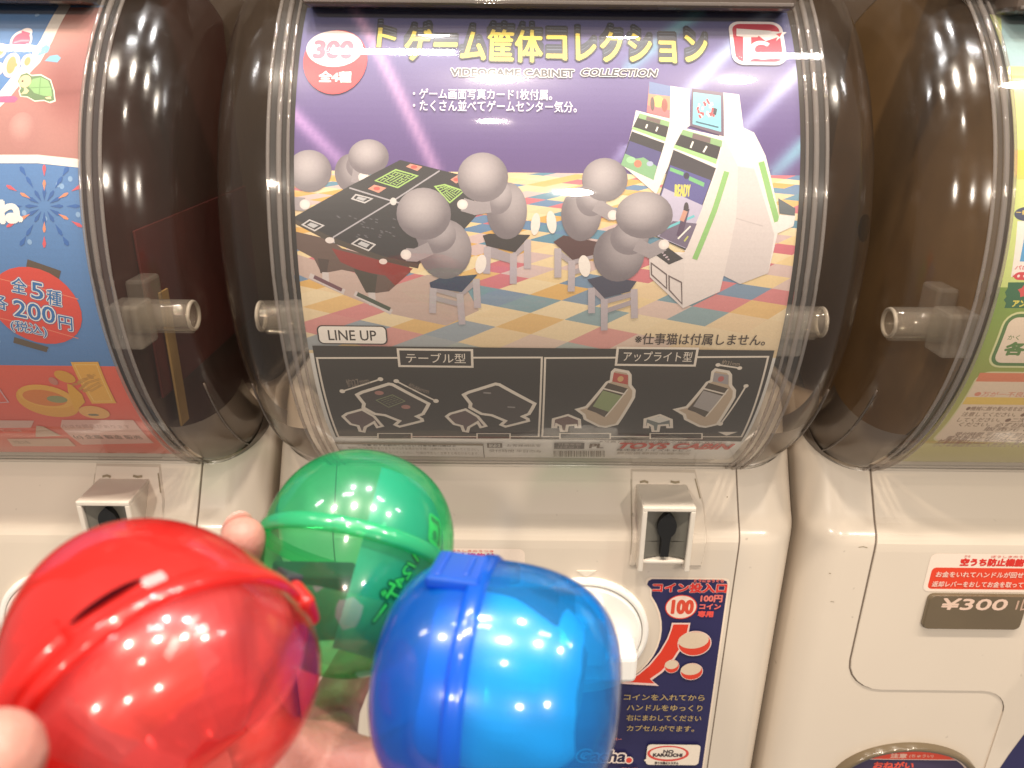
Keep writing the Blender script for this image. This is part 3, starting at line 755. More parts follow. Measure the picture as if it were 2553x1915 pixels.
tt = [(245, 1120), (290, 1030), (370, 1005), (440, 1050), (560, 1040), (690, 1110), (735, 1250), (750, 1380), (680, 1405), (600, 1375), (480, 1385), (380, 1330), (290, 1320), (270, 1250), (290, 1215)]
cx_, cy0 = 500, 1220
p.P('l3', [(cx_ + (x - cx_) * 1.07, cy0 + (y - cy0) * 1.1) for x, y in tt], (246, 238, 218)); p.P('l3', tt, (106, 136, 92))
p.P('l3', [(395, 1190), (450, 1090), (560, 1065), (660, 1110), (705, 1220), (715, 1330), (600, 1320), (470, 1280)], (146, 190, 124)); p.E('l3', (345, 1120), 84, 86, (242, 206, 158)); p.P('l3', [(330, 1180), (400, 1250), (370, 1290), (285, 1300), (330, 1250)], (240, 206, 160))
p.P('l3', [(620, 1340), (700, 1330), (705, 1365), (640, 1365)], (240, 206, 160)); p.E('l3', (310, 1118), 14, 15, (80, 56, 40)); p.S('l3', [(420, 1210), (700, 1200)], .0006, (120, 166, 104)); p.S('l3', [(560, 1070), (540, 1300)], .0006, (120, 166, 104))
p.build('turtle_print', pl)
fc = (305, 1420)
for k in range(12):
    t = 2 * math.pi * k / 12 + .0
    for r0, r1, wd, col in ((40, 130, .0034, (40, 96, 168)), (150, 245, .0036, (38, 100, 176)) if k % 2 == 0 else (150, 245, .0001, (38, 100, 176)), (110, 190, .0030, (236, 146, 110)) if k % 2 else (110, 190, .0001, (0, 0, 0)), (215, 300, .0034, (226, 88, 100)) if k % 2 else (250, 330, .0044, (38, 100, 176))):
        if wd < .001: continue
        ax, ay = fc[0] + r0 * math.cos(t), fc[1] + r0 * math.sin(t) * .95; bx, by = fc[0] + r1 * math.cos(t), fc[1] + r1 * math.sin(t) * .95
        px_, py_ = -math.sin(t), math.cos(t); wz = wd / .0031 * 12
        p.P('l0', [(ax, ay), (ax + (bx - ax) * .7 + px_ * wz, ay + (by - ay) * .7 + py_ * wz), (bx + px_ * wz * .4, by + py_ * wz * .4), (bx - px_ * wz * .4, by - py_ * wz * .4), (ax + (bx - ax) * .7 - px_ * wz, ay + (by - ay) * .7 - py_ * wz)], col)
p.T('l0', 'ね', -30, 1390, 150, 1530, (246, 244, 240), .09)
p.build('firework_print', pl)
p.P('l2', [(190, 265), (420, 345), (405, 400), (180, 320)], (88, 70, 54)); p.P('l2', [(98, 800), (335, 870), (320, 905), (92, 840)], (92, 74, 56))
p.E('l2', (250, 595), 305, 262, (224, 66, 50), None, -0.30)
for y in (430, 700): p.S('l2', [(0, y - 30), (260, y + 30), (540, y + 110)], .0005, (240, 130, 100))
for wd, col in ((.085, (70, 92, 160)), (.06, (246, 238, 232)), (.012, (28, 110, 178))):
    for t_, cx, cy_, wz, hz in (('全', 145, 445, 100, 105), ('5', 272, 482, 78, 112), ('種', 388, 530, 96, 105), ('各', 15, 555, 100, 105), ('200', 255, 625, 270, 112), ('円', 468, 705, 90, 95), ('(税込)', 215, 742, 235, 84)):
        p.T('l2', t_, cx - wz / 2, cy_ - hz / 2, cx + wz / 2, cy_ + hz / 2, col, wd, 0, rot=-0.22)
p.build('lantern_print', pl)
YE = (240, 176, 68)
p.P('l4', [(915, 265), (1270, 262), (1505, 795), (1190, 800)], YE); p.S('l4', [(965, 300), (1250, 298), (1450, 765), (1215, 770)], .0005, (246, 200, 110), True)
p.T('l4', 'すくい', 1120, 390, 1330, 690, (206, 148, 60), .03, 0, rot=-1.05)
p.E('l4', (620, 780), 375, 205, (236, 166, 58), None, -0.12); p.E('l4', (600, 715), 340, 150, (240, 176, 70), None, -0.1); p.E('l4', (580, 730), 270, 105, (226, 128, 52), None, -0.1); p.E('l4', (740, 745), 130, 46, (150, 152, 100))
p.E('l4', (840, 455), 130, 74, (228, 162, 48), None, -0.5); p.P('l4', [(870, 540), (930, 560), (1060, 680), (1100, 780), (980, 900), (880, 640)], (236, 172, 48)); p.E('l4', (1220, 915), 190, 82, (240, 176, 96)); p.E('l4', (1210, 945), 70, 14, (130, 120, 84)); p.E('l4', (690, 510), 54, 50, (206, 130, 110))
p.build('scoop_toy_print', pl)
p.P('l4', [(800, 1010), (1720, 1010), (1990, 1310), (1060, 1330), (780, 1100)], (230, 176, 160)); p.P('l4', [(-50, 1015), (440, 1020), (400, 1110), (-50, 1115)], (228, 176, 160)); p.P('l4', [(90, 1255), (880, 1250), (980, 1350), (170, 1350)], (224, 178, 150))
p.P('l4', [(470, 1085), (560, 1095), (790, 1215), (460, 1230)], (216, 176, 150)); p.S('l4', [(-40, 560), (110, 780), (-40, 790)], .0008, (226, 170, 170))
p.T('l4', '(c) 企画 製造 販売', 990, 1205, 1850, 1258, (120, 80, 66), .03); p.T('l4', '小さな部品があります', 820, 1070, 1690, 1112, (176, 118, 104)); p.T('l4', '対象年齢', 210, 1275, 420, 1320, (150, 106, 84))
p.T('l4', 'セット内容', 30, 1130, 290, 1160, (236, 190, 176))
p.build('small_print', pl)

# ---------- right poster: green set
XR = XC + PITCHX
pr, p = sheet('poster', XR, 'green and yellow poster with white text boxes inside the right machine', (206, 218, 128))
p.P('r1', [(1990, 40), (2900, 40), (2900, 615), (1990, 605)], (146, 178, 182)); p.P('r1', [(2080, 605), (2900, 615), (2900, 715), (2080, 710)], (236, 214, 118)); p.P('r1', [(2090, 690), (2900, 690), (2900, 715), (2090, 715)], (186, 176, 84))
p.P('r1', [(2120, 1370), (2900, 1370), (2900, 1620), (2120, 1620)], (240, 204, 84)); p.P('r1', [(2130, 1600), (2900, 1600), (2900, 1640), (2130, 1640)], (206, 200, 90))
_, g1 = on_poster(2500, 716, XR); _, g2 = on_poster(2500, 1060, XR)
p.grid(-HP, HP, BB, g1, 2, 40, lambda a, b: srgb(mixc((122, 154, 58), (196, 184, 98), min(1, max(0, (g1 - b) / (g1 - g2))))))
p.build('poster_ground', pr)
p.P('r2', [(2150, 370), (2900, 370), (2900, 900), (2090, 880)], (244, 232, 222)); p.grid(*([p.q('r2', [(2170, 740)])[0][0], .05] + sorted([p.q('r2', [(2200, 740)])[0][1], p.q('r2', [(2200, 380)])[0][1]])), 2, 12, lambda a, b: srgb(mixc((204, 216, 226), (82, 158, 208), min(1, max(0, (b + .0) / .03 + .6)))))
p.E('r2', (2240, 305), 120, 66, (52, 60, 92)); p.T('r2', 'ー番', 2135, 270, 2240, 310, (226, 196, 96), .03)
p.T('r2', 'パロ', 2125, 775, 2240, 812, (222, 90, 100), .03); a0_, b0_ = p.q('r2', [(2098, 908)])[0]; a1_, b1_ = p.q('r2', [(2600, 840)])[0]; p.poly(rrect(a0_, b0_, a1_, b1_, .0035), srgb((214, 62, 70)))
for k in range(4): p.E('r2', (2160 + 55 * k, 872), 13, 13, (246, 226, 220))
p.build('picture_box', pr)
p.P('r2', [(2065, 930), (2900, 925), (2900, 1165), (2030, 1165), (2045, 1120), (2025, 1090), (2050, 1060), (2035, 1020), (2060, 985)], (46, 104, 64))
star = [(2212 + (62 if k % 2 == 0 else 40) * math.sin(R(36 * k)), 1015 - (62 if k % 2 == 0 else 40) * math.cos(R(36 * k))) for k in range(10)]
p.P('r2', star, (222, 82, 80)); p.T('r2', 'アンコール', 2098, 1098, 2420, 1152, (226, 212, 90), .05)
p.build('green_ribbon', pr)
def rbox(z, pts, col): p.P(z, pts, col)
A = p.q('r2', [(2000, 1190)])[0]
def box_px(u0, v0, u1, v1, r_, col, top_u=None):
    a0, b0 = on_poster(u0, v1, XR); _, b1 = on_poster(u0, v0, XR); a0b = on_poster(top_u or u0, v0, XR)[0]
    a0 = min(a0, a0b); p.poly(rrect(a0, b0, .06, b1, r_), srgb(col))
ax0 = on_poster(2500, 800, XR)[0]
_, v1b = on_poster(2500, 776, XR); _, v2b = on_poster(2500, 916, XR)
for g, col in ((0.0, (224, 222, 160)), (.0012, (92, 128, 66)), (.0032, (246, 222, 196))): p.poly(rrect(ax0 + g, v2b + g, .08, v1b - g, .008 - g), srgb(col))
p.T('r2', 'かく', 2055, 1412, 2160, 1455, (108, 134, 78), .01); p.T('r3', '各300円', 2015, 15, 2660, 125, (98, 134, 66), .06)
_, v3b = on_poster(2500, 926, XR); _, v4b = on_poster(2450, 1102, XR)
for g, col in ((0.0, (232, 220, 168)), (.0010, (248, 220, 190))): p.poly(rrect(ax0 - .002 + g, v4b + g, .08, v3b - g, .007), srgb(col))
for y0, y1, col in ((292, 372, (238, 140, 98)), (515, 582, (250, 208, 98))):
    _, q0 = p.q('r3', [(2100, y1)])[0]; _, q1 = p.q('r3', [(2100, y0)])[0]
    p.poly([(ax0 - .001, q0), (.08, q0), (.08, q1), (ax0 - .001, q1)], srgb(col))
p.build('text_box', pr)
TB = (150, 112, 84)
p.T('r3', '●万が一不良品がありましたら', 1745, 465, 2800, 505, (236, 150, 120), .01)
for k, (x, y, t_) in enumerate(((1670, 600, '●機械に顔や髪の毛を近づけたり物を入れない'), (1630, 652, '注意してください。●お金を入れても'), (1590, 702, 'してください。●二次使用はご遠慮'), (1600, 745, 'ください。必ずお読みください。'), (1830, 788, '販売元 お問い合わせ'), (1560, 835, '受付時間 平日の午前から午後まで'), (1480, 870, '電話番号と住所はこちらに記載'), (1400, 900, '対象年齢はパッケージをご覧ください'), (1360, 928, '小さな部品を口に入れないでください'))):
    p.T('r3', t_, x, y, x + 1000, y + 34, TB, .01)
p.build('small_print', pr)

# ------------------------------------------------------------------ machine body
SLOPE = [(-0.66, PY), (-0.290, PY), (-0.284, PY + 0.0004), (-0.279, PY + 0.0025), (-0.272, PY + 0.0080), (-0.240, 0.4590), (-0.200, 0.4960)]   # (z, y) front profile
def front_y(z):
    for (z0, y0), (z1, y1) in zip(SLOPE, SLOPE[1:]):
        if z <= z1: return y0 + (y1 - y0) * max(0, (z - z0)) / (z1 - z0)
    return SLOPE[-1][1]
HB, RBODY = 0.1775, 0.026
def body_off(x):
    """how far the front has curved back at this x (rounded vertical edges)"""
    d = abs(x) - (HB - RBODY)
    if d <= 0: return 0.0
    return RBODY - math.sqrt(max(0, RBODY * RBODY - d * d))
def panel_surf(a, b, h):
    """a = x in the machine, b = z; on the front panel, h outward"""
    return (a, front_y(b) + body_off(a) - h, b)
def on_panel(u, v, xc, y=PY):
    d = ray(u, v); t = y / d.y
    return (d.x * t - xc, d.z * t)
MY, MZ = 0.0, 0.0

def body_mesh():
    xs = []
    n = 10
    for k in range(n + 1): xs.append(-(HB - RBODY) - RBODY * math.sin(math.pi / 2 * (1 - k / n)))
    xs += [-.12, -.08, -.04, 0, .04, .08, .12]
    xs += [-x for x in xs[:n + 1]][::-1]
    def ztop(x):
        f = min(1, max(0, (abs(x) - 0.136) / 0.030)); f = f * f * (3 - 2 * f)
        return -0.2405 + 0.0330 * f
    V, F = [], []
    rows = 26
    cols = len(xs) + 4
    for r in range(rows + 1):
        line = []
        for i, x in enumerate(xs):
            zt = ztop(x); t = r / rows
            zz = [-0.66, -0.50, -0.40, -0.33, -0.300, -0.292, -0.288, -0.285, -0.2825, -0.280, -0.2775, -0.275, -0.272]
            z = zz[r] if r < len(zz) else -0.272 + (zt + 0.272) * (r - len(zz) + 1) / (rows - len(zz) + 1)
            line.append((x, front_y(z) + body_off(x), z))
        zt = line[0][2]
        V.append((-HB, 0.62, zt)); V += [(-HB, line[0][1] + .02, zt)] + line + [(HB, line[-1][1] + .02, zt)]; V.append((HB, 0.62, zt))
    for r in range(rows):
        for i in range(cols - 1):
            a = r * cols + i; F.append((a, a + 1, a + cols + 1, a + cols))
    # turned-in top lip
    n0 = len(V)
    for i in range(cols):
        x, y, z = V[rows * cols + i]
        V.append((x * 0.975, y + 0.010, z + 0.0015))
    for i in range(cols): 
        x, y, z = V[n0 + i]; V.append((x * 0.975, max(y, 0.50) + 0.03, z - 0.03))
    for i in range(cols - 1):
        a = rows * cols + i; F.append((a, a + 1, n0 + i + 1, n0 + i)); F.append((n0 + i, n0 + i + 1, n0 + cols + i + 1, n0 + cols + i))
    return mesh('body', V, F, True)

def plate(name, pts, mat, parent, h=0.0012, inner=0.0, surf=panel_surf, band=0.003, bev=0.0005):
    """raised plate with real edges following the panel"""
    p = Print(surf, band); p.h = h - p.dh
    c = Vector((sum(q[0] for q in pts) / len(pts), sum(q[1] for q in pts) / len(pts)))
    ins = [tuple(Vector(q) + (c - Vector(q)).normalized() * bev) for q in pts]
    p.poly(ins, (1, 1, 1))
    V, F = p.V, p.F
    n = len(pts)
    # side walls, subdivided along the outline
    for i in range(n):
        A, B = Vector(pts[i]), Vector(pts[(i + 1) % n]); Ai, Bi = Vector(ins[i]), Vector(ins[(i + 1) % n])
        m = max(1, int(abs(A.y - B.y) / band))
        for k in range(m):
            f0, f1 = k / m, (k + 1) / m
            P0, P1 = A.lerp(B, f0), A.lerp(B, f1); I0, I1 = Ai.lerp(Bi, f0), Ai.lerp(Bi, f1)
            n0 = len(V)
            V += [surf(P0.x, P0.y, inner), surf(P1.x, P1.y, inner), surf(P1.x, P1.y, h - bev), surf(P0.x, P0.y, h - bev), surf(I0.x, I0.y, h), surf(I1.x, I1.y, h)]
            F += [(n0, n0 + 1, n0 + 2, n0 + 3), (n0 + 3, n0 + 2, n0 + 5, n0 + 4)]
    me = mesh(name, V, F); 
    return link(name, me, M[mat] if isinstance(mat, str) else mat, parent)
def strip(name, pts, wd, mat, parent, h=0.0003, closed=False):
    p = Print(panel_surf, 0.003); p.h = h; p.stroke(pts, wd, (1, 1, 1), closed)
    return link(name, mesh(name, p.V, p.F), M[mat], parent)

# ---- drum (lathe about the x axis)
RCOR, HF = 0.036, 0.1390
def lathe_x(profile, n=96, t0=0, t1=2 * math.pi, inset=0.0):
    V, F = [], []
    full = abs(t1 - t0 - 2 * math.pi) < 1e-6
    m = n if full else n + 1
    for (x, r) in profile:
        for k in range(m):
            t = t0 + (t1 - t0) * k / n
            V.append((x, AY - r * math.cos(t), AZ + r * math.sin(t)))
    for i in range(len(profile) - 1):
        for k in range(n):
            a, b = i * m + k, i * m + (k + 1) % m
            F.append((a, b, b + m, a + m))
    return V, F
def corner_profile(s):
    pr_ = [(s * HF, RC)]
    for k in range(1, 13):
        t = math.pi / 2 * k / 12
        pr_.append((s * (HF + RCOR * math.sin(t)), RC - RCOR + RCOR * math.cos(t)))
    return pr_
def arc_pts(x, r, t0, t1, n=60):
    return [Vector((x, AY - r * math.cos(t0 + (t1 - t0) * k / n), AZ + r * math.sin(t0 + (t1 - t0) * k / n))) for k in range(n + 1)]

def machine(xc, label, inner, group='capsule machines standing side by side'):
    root = empty('capsule_machine', (xc, 0, 0))
    tag(root, label, 'capsule machine', group)
    body = link('body', body_mesh(), M['cream'], root)
    # door panel with rounded lower corner
    xl, xr, zb, xs_ = -0.1335, 0.1350, -0.4085, -0.0135
    r1 = 0.026
    pts = [(xl, -0.2425), (xl, zb + r1)]
    pts += [(xl + r1 - r1 * math.cos(R(t)), zb + r1 - r1 * math.sin(R(t))) for t in range(15, 91, 15)]
    r2 = 0.020
    pts += [(xs_ - r2, zb)] + [(xs_ - r2 + r2 * math.sin(R(t)), zb - r2 + r2 * math.cos(R(t))) for t in range(15, 91, 15)]
    pts += [(xs_, -0.655), (xr, -0.655), (xr, -0.2425)]
    door = plate('door_panel', pts, 'cream', root, 0.0010)
    out = pts[:-3]
    strip('door_seam', [(x - .0004 if x < -.1 else x, z) for x, z in pts[:-3]] , 0.0013, 'seam', root, 0.00015)
    strip('door_seam', [(xr + .0004, -0.2425), (xr + .0004, -0.655)], 0.0013, 'seam', root, 0.00015)
    # coin column: raised step plate with worn upper edge
    c0 = on_panel(1590, 1180, XC)[0]; 
    zA = -0.2445
    col = [(0.0640, zA), (0.0635, -0.3035), (0.1120, -0.3035), (0.1140, -0.2850), (0.1130, -0.2650), (0.1075, zA)]
    plate('coin_column', col, 'cream', root, 0.0024, 0.0005, bev=0.0015)
    for g in ([(0.0700, -0.2512), (0.0730, -0.2506), (0.0755, -0.2514)], [(0.0905, -0.2506), (0.0935, -0.2512), (0.0965, -0.2508)]):
        strip('grime_mark', g, 0.0013, 'grime', root, 0.0029)
    strip('grime_mark', [(0.0644, -0.2500), (0.0640, -0.2700), (0.0640, -0.2950)], 0.0007, 'grime', root, 0.0014)
    strip('grime_mark', [(0.1070, -0.2490), (0.1100, -0.2600)], 0.0008, 'grime', root, 0.0027)
    # coin slot: four frame bars round a recess with a key-hole shaped slot
    X0, X1, Z0, Z1 = 0.0691, 0.0998, -0.2965, -0.2542
    fr = empty('coin_slot_frame'); fr.parent = root
    bw, d = 0.0034, 0.0125
    yf = 0.4185                                        # front of the box
    def bar(x, z, sx, sz, y1, f=0.0): return box_bm(x, (yf + f + y1) / 2, z, sx, y1 - yf - f, sz, 0.0009)
    parts = [bar((X0 + X1) / 2, Z1, X1 - X0 + bw, bw, .4560), bar(X0, (Z1 + Z0) / 2 - .003, bw, Z1 - Z0 + .004, .4560),
             bar(X1, (Z1 + Z0) / 2 - .003, bw, Z1 - Z0 + .004, .4560), bar((X0 + X1) / 2, Z0 + .001, X1 - X0 - bw, bw * .8, .4400, .0025)]
    bpy.data.objects.remove(fr)
    fr = link('coin_slot_frame', bm_mesh(join_bm(parts), 'coin_slot_frame'), M['cream2'], root)
    bk = link('slot_plate', bm_mesh(box_bm((X0 + X1) / 2, 0.4260, (Z0 + Z1) / 2 + .001, X1 - X0 - bw, 0.0012, Z1 - Z0 - .003, 0.0002), 'slot_plate'), M['metal'], fr)
    bm = bmesh.new()                                   # faceted funnel wings
    cx, cz = (X0 + X1) / 2, (Z0 + Z1) / 2
    for pts3 in ([(X0 + .002, 0.4212, Z1 - .002), (cx - .002, 0.4252, Z1 - .002), (cx - .003, 0.4252, cz - .006), (X0 + .002, 0.4212, cz - .004)],
                 [(X1 - .002, 0.4212, Z1 - .002), (cx + .002, 0.4252, Z1 - .002), (cx + .003, 0.4252, cz - .006), (X1 - .002, 0.4212, cz - .004)],
                 [(X0 + .002, 0.4212, cz - .004), (cx - .003, 0.4252, cz - .007), (cx - .003, 0.4252, Z0 + .004), (X0 + .002, 0.4216, Z0 + .004)],
                 [(X1 - .002, 0.4212, cz - .004), (cx + .003, 0.4252, cz - .007), (cx + .003, 0.4252, Z0 + .004), (X1 - .002, 0.4216, Z0 + .004)]):
        bm.faces.new([bm.verts.new(q) for q in pts3])
    link('slot_wing', bm_mesh(bm, 'slot_wing'), M['metal'], fr)
    kp = Print(lambda a, b, h: (a, 0.4200 - h, b)); 
    kh = [(cx + .0052 * math.sin(R(t)) * (1 - .25 * (t % 360 > 500)), cz + .0075 + .0088 * math.cos(R(t))) for t in range(0, 150, 12)]
    kh = [(cx, cz + .0175)] + [(cx + .0062 * math.sin(R(t)), cz + .0070 + .0086 * math.cos(R(t))) for t in range(35, 150, 14)] + [(cx + .0027, cz - .004), (cx + .0027, cz - .0155)]
    kh += [(2 * cx - x, z) for x, z in kh[::-1][:-1]]
    bmk = bmesh.new()
    vf = [bmk.verts.new((x, .4205, z)) for x, z in kh]; f = bmk.faces.new(vf)
    ex = bmesh.ops.extrude_face_region(bmk, geom=[f]); bmesh.ops.translate(bmk, vec=(0, .0055, 0), verts=[v for v in ex['geom'] if isinstance(v, bmesh.types.BMVert)])
    link('coin_hole', bm_mesh(bmk, 'coin_hole'), M['black'], fr)
    # ---- turning handle
    dx, dz = 0.0350, -0.3590
    def ring(r0, r1, y0, y1, name, mat, parent, n=64):
        V, F = [], []
        prof = [(r1, PY), (r1, y1 + .0012), (r1 - .0012, y1), (r0 + .0012, y0), (r0, y0 + .0012), (r0, PY)]
        for (rr, yy) in prof:
            for k in range(n): V.append((dx + rr * math.cos(2 * math.pi * k / n), yy, dz + rr * math.sin(2 * math.pi * k / n)))
        for i in range(len(prof) - 1):
            for k in range(n): F.append((i * n + k, i * n + (k + 1) % n, (i + 1) * n + (k + 1) % n, (i + 1) * n + k))
        return link(name, mesh(name, V, F, True), M[mat], parent)
    dial = ring(0.0410, 0.0455, PY - .0055, PY - .0045, 'handle_ring', 'white', root)
    V = [(dx + .0405 * math.cos(2 * math.pi * k / 64), PY - .0040, dz + .0405 * math.sin(2 * math.pi * k / 64)) for k in range(64)]
    V2 = [(dx + .0385 * math.cos(2 * math.pi * k / 64), PY - .0058, dz + .0385 * math.sin(2 * math.pi * k / 64)) for k in range(64)]
    link('handle_disc', mesh('handle_disc', V + V2, [list(range(64, 128))] + [(k, (k + 1) % 64, 64 + (k + 1) % 64, 64 + k) for k in range(64)]), M['white'], dial)
    g = join_bm([box_bm(dx + .002, PY - .018, dz + .014, .021, .028, .040, .004, 3), box_bm(dx + .012, PY - .016, dz - .010, .046, .024, .024, .0045, 3, Matrix.Rotation(0, 3, 'Y')),
                 box_bm(dx - .012, PY - .014, dz - .002, .030, .020, .020, .004, 3)])
    link('handle_grip', bm_mesh(g, 'handle_grip'), M['white'], dial)
    tri = plate('pointer_mark', [(dx - .0065, -0.3080), (dx + .0065, -0.3080), (dx, -0.3135)], 'cream2', root, 0.0019, 0.0008)
    # ---- clear drum
    ang = 2.15
    V, F = lathe_x([(-HF, RC), (-HF / 2, RC), (0, RC), (HF / 2, RC), (HF, RC)], 110, -1.25, 1.9)
    cover = link('drum_cover', mesh('drum_cover', V, F, True), M['cover'], root)
    for s in (-1, 1):
        V, F = lathe_x(corner_profile(s) + [(s * (HF + RCOR), 0.02)], 96)
        link('drum_side', mesh('drum_side', V, F, True), M['corner'], root)
        for x, rr, th in ((0.1285, RC + .0004, .0009), (0.1330, RC + .0006, .0014), (0.1385, RC + .0004, .0010)):
            link('rim_ridge', bm_mesh(tube_bm(arc_pts(s * x, rr, -1.2, 1.5, 90), th, 8), 'rim_ridge', True), M['ridge'], root)
        # hollow peg
        yc_, zc_ = 0.4190, -0.1290
        V, F = [], []
        prof = [(.1240, .0092), (.1600, .0092), (.1608, .0086), (.1608, .0070), (.1600, .0066), (.1240, .0066)]
        for (x, rr) in prof:
            for k in range(36): V.append((s * x, yc_ + rr * math.cos(2 * math.pi * k / 36), zc_ + rr * math.sin(2 * math.pi * k / 36)))
        for i in range(len(prof) - 1):
            for k in range(36): F.append((i * 36 + k, i * 36 + (k + 1) % 36, (i + 1) * 36 + (k + 1) % 36, (i + 1) * 36 + k))
        pg = link('hinge_tube', mesh('hinge_tube', V, F, True), M['tube'], root)
        rb = join_bm([box_bm(s * .1420, yc_ + .002, zc_ - .0100, .034, .003, .0022, .0006), box_bm(s * .1330, yc_ - .016, zc_, .018, .020, .0250, .002), box_bm(s * .1300, yc_ + .010, zc_ + .004, .012, .020, .032, .002)])
        link('hinge_block', bm_mesh(rb, 'hinge_block'), M['tube'], pg)
        er = [Vector((s * .1606, yc_ + .0079 * math.cos(2 * math.pi * k / 36), zc_ + .0079 * math.sin(2 * math.pi * k / 36))) for k in range(37)]
        link('tube_end', bm_mesh(tube_bm(er, .0012, 8, False), 'tube_end', True), M['tube_end'], pg)
        # dark wall added to stand for the unlit inside of the drum
        V, F = lathe_x([(s * .1225, 0.01), (s * .1225, .158)], 64)
        link('unlit_inside_wall', mesh('unlit_inside_wall', V, F), M[inner], root)
    V, F = lathe_x([(-.1225, .1585), (.1225, .1585)], 64)
    link('unlit_inside_core', mesh('unlit_inside_core', V, F, True), M[inner], root)  # added dark core, stands for the unlit inside
    link('back_housing', bm_mesh(box_bm(0, 0.66, -0.08, .352, .05, .36, .01), 'back_housing'), M['dark'], root)
    # smoked upper rail above the poster
    tf = join_bm([box_bm(0, 0.4440, 0.0440, 0.250, .034, .0240, .003), box_bm(0, 0.462, 0.0700, 0.300, .050, .026, .004), box_bm(0, 0.47, 0.096, 0.352, .05, .026, .004)])
    link('top_rail', bm_mesh(tf, 'top_rail'), M['frame'], root)
    link('rail_lip', bm_mesh(box_bm(0, 0.4262, 0.0345, 0.246, .0016, .0016, .0004), 'rail_lip'), M['ridge'], root)
    # dark strip stands for the shadow line under the drum
    V, F = lathe_x([(-.139, RC - .002), (.139, RC - .002)], 10, -1.02, -0.925)
    link('drum_shadow_strip', mesh('drum_shadow_strip', V, F), M['frame'], root)
    pf = [(x, r_ + .0012) for x, r_ in corner_profile(-1)[::-1] + corner_profile(1)]
    V, F = lathe_x(pf, 60, -3.2, -0.955)
    link('drum_tray', mesh('drum_tray', V, F, True), M['frame'], root)
    for s in (-1, 1):
        V, F = lathe_x([(x, r_ - .0020) for x, r_ in corner_profile(s)], 30, -1.3, -0.60)
        link('corner_liner', mesh('corner_liner', V, F, True), M['liner'], root)
    for s in (-1, 1):
        link('side_rim', bm_mesh(tube_bm(arc_pts(s * .1660, .1625, -2.2, -.42, 50), .0007, 8), 'side_rim', True), M['frame'], root)
    return root

mL = machine(XL, 'cream capsule machine at the left edge, holding the blue lantern poster', 'in_red')
mC = machine(XC, 'cream capsule machine in the middle, holding the purple arcade poster', 'dark')
mR = machine(XR, 'cream capsule machine at the right edge, holding the green poster and a ¥300 plate', 'in_olive')

# card painted for the red reflection inside the left drum, plus ochre strip
def card(name, mat, x, y0, y1, z0, z1, parent, tilt=0.0):
    b = box_bm(x, (y0 + y1) / 2, (z0 + z1) / 2, .0015, y1 - y0, z1 - z0, .0004, rot=Matrix.Rotation(tilt, 3, 'X') if False else None)
    return link(name, bm_mesh(b, name), M[mat], parent)
card('red_reflection_card', 'reflect_red', .1240, .440, .640, -.190, -.085, mL)
card('inner_strip', 'ochre', .1270, .452, .464, -.215, -.125, mL)

# ---- stickers and plates (per machine, panel coordinates)
def PZ(xc, z, pts, y=PY - .0012):
    ox, oy, k = ZT[z]
    return [on_panel(ox + x / k, oy + y_ / k, xc, y) for (x, y_) in pts]
class Stick(Print):
    def __init__(s, xc, h0=0.0012): Print.__init__(s, panel_surf, None, h0=h0, dh=1.5e-5); s.xc = xc
    def q(s, z, pts): return PZ(s.xc, z, pts)
    def P(s, z, pts, col): s.poly(s.q(z, pts), srgb(col))
    def S(s, z, pts, w_, col, closed=False): s.stroke(s.q(z, pts), w_, srgb(col), closed)
    def E(s, z, c, rx, ry, col, rot=0.0):
        A = s.q(z, [c, (c[0] + rx, c[1]), (c[0], c[1] - ry), (c[0], c[1] + ry)])
        s.ell(A[0], A[1][0] - A[0][0], (A[2][1] - A[3][1]) / 2, srgb(col), rot)
    def T(s, z, st, x0, y0, x1, y1, col, bold=0.0, shear=0.0, **kw):
        (a0, b0), (a1, _) = s.q(z, [(x0, y1), (x1, y1)]); b1 = s.q(z, [((x0 + x1) / 2, y0)])[0][1]
        s.text(st, a0, b0, a1, b1, srgb(col), bold, shear, **kw)

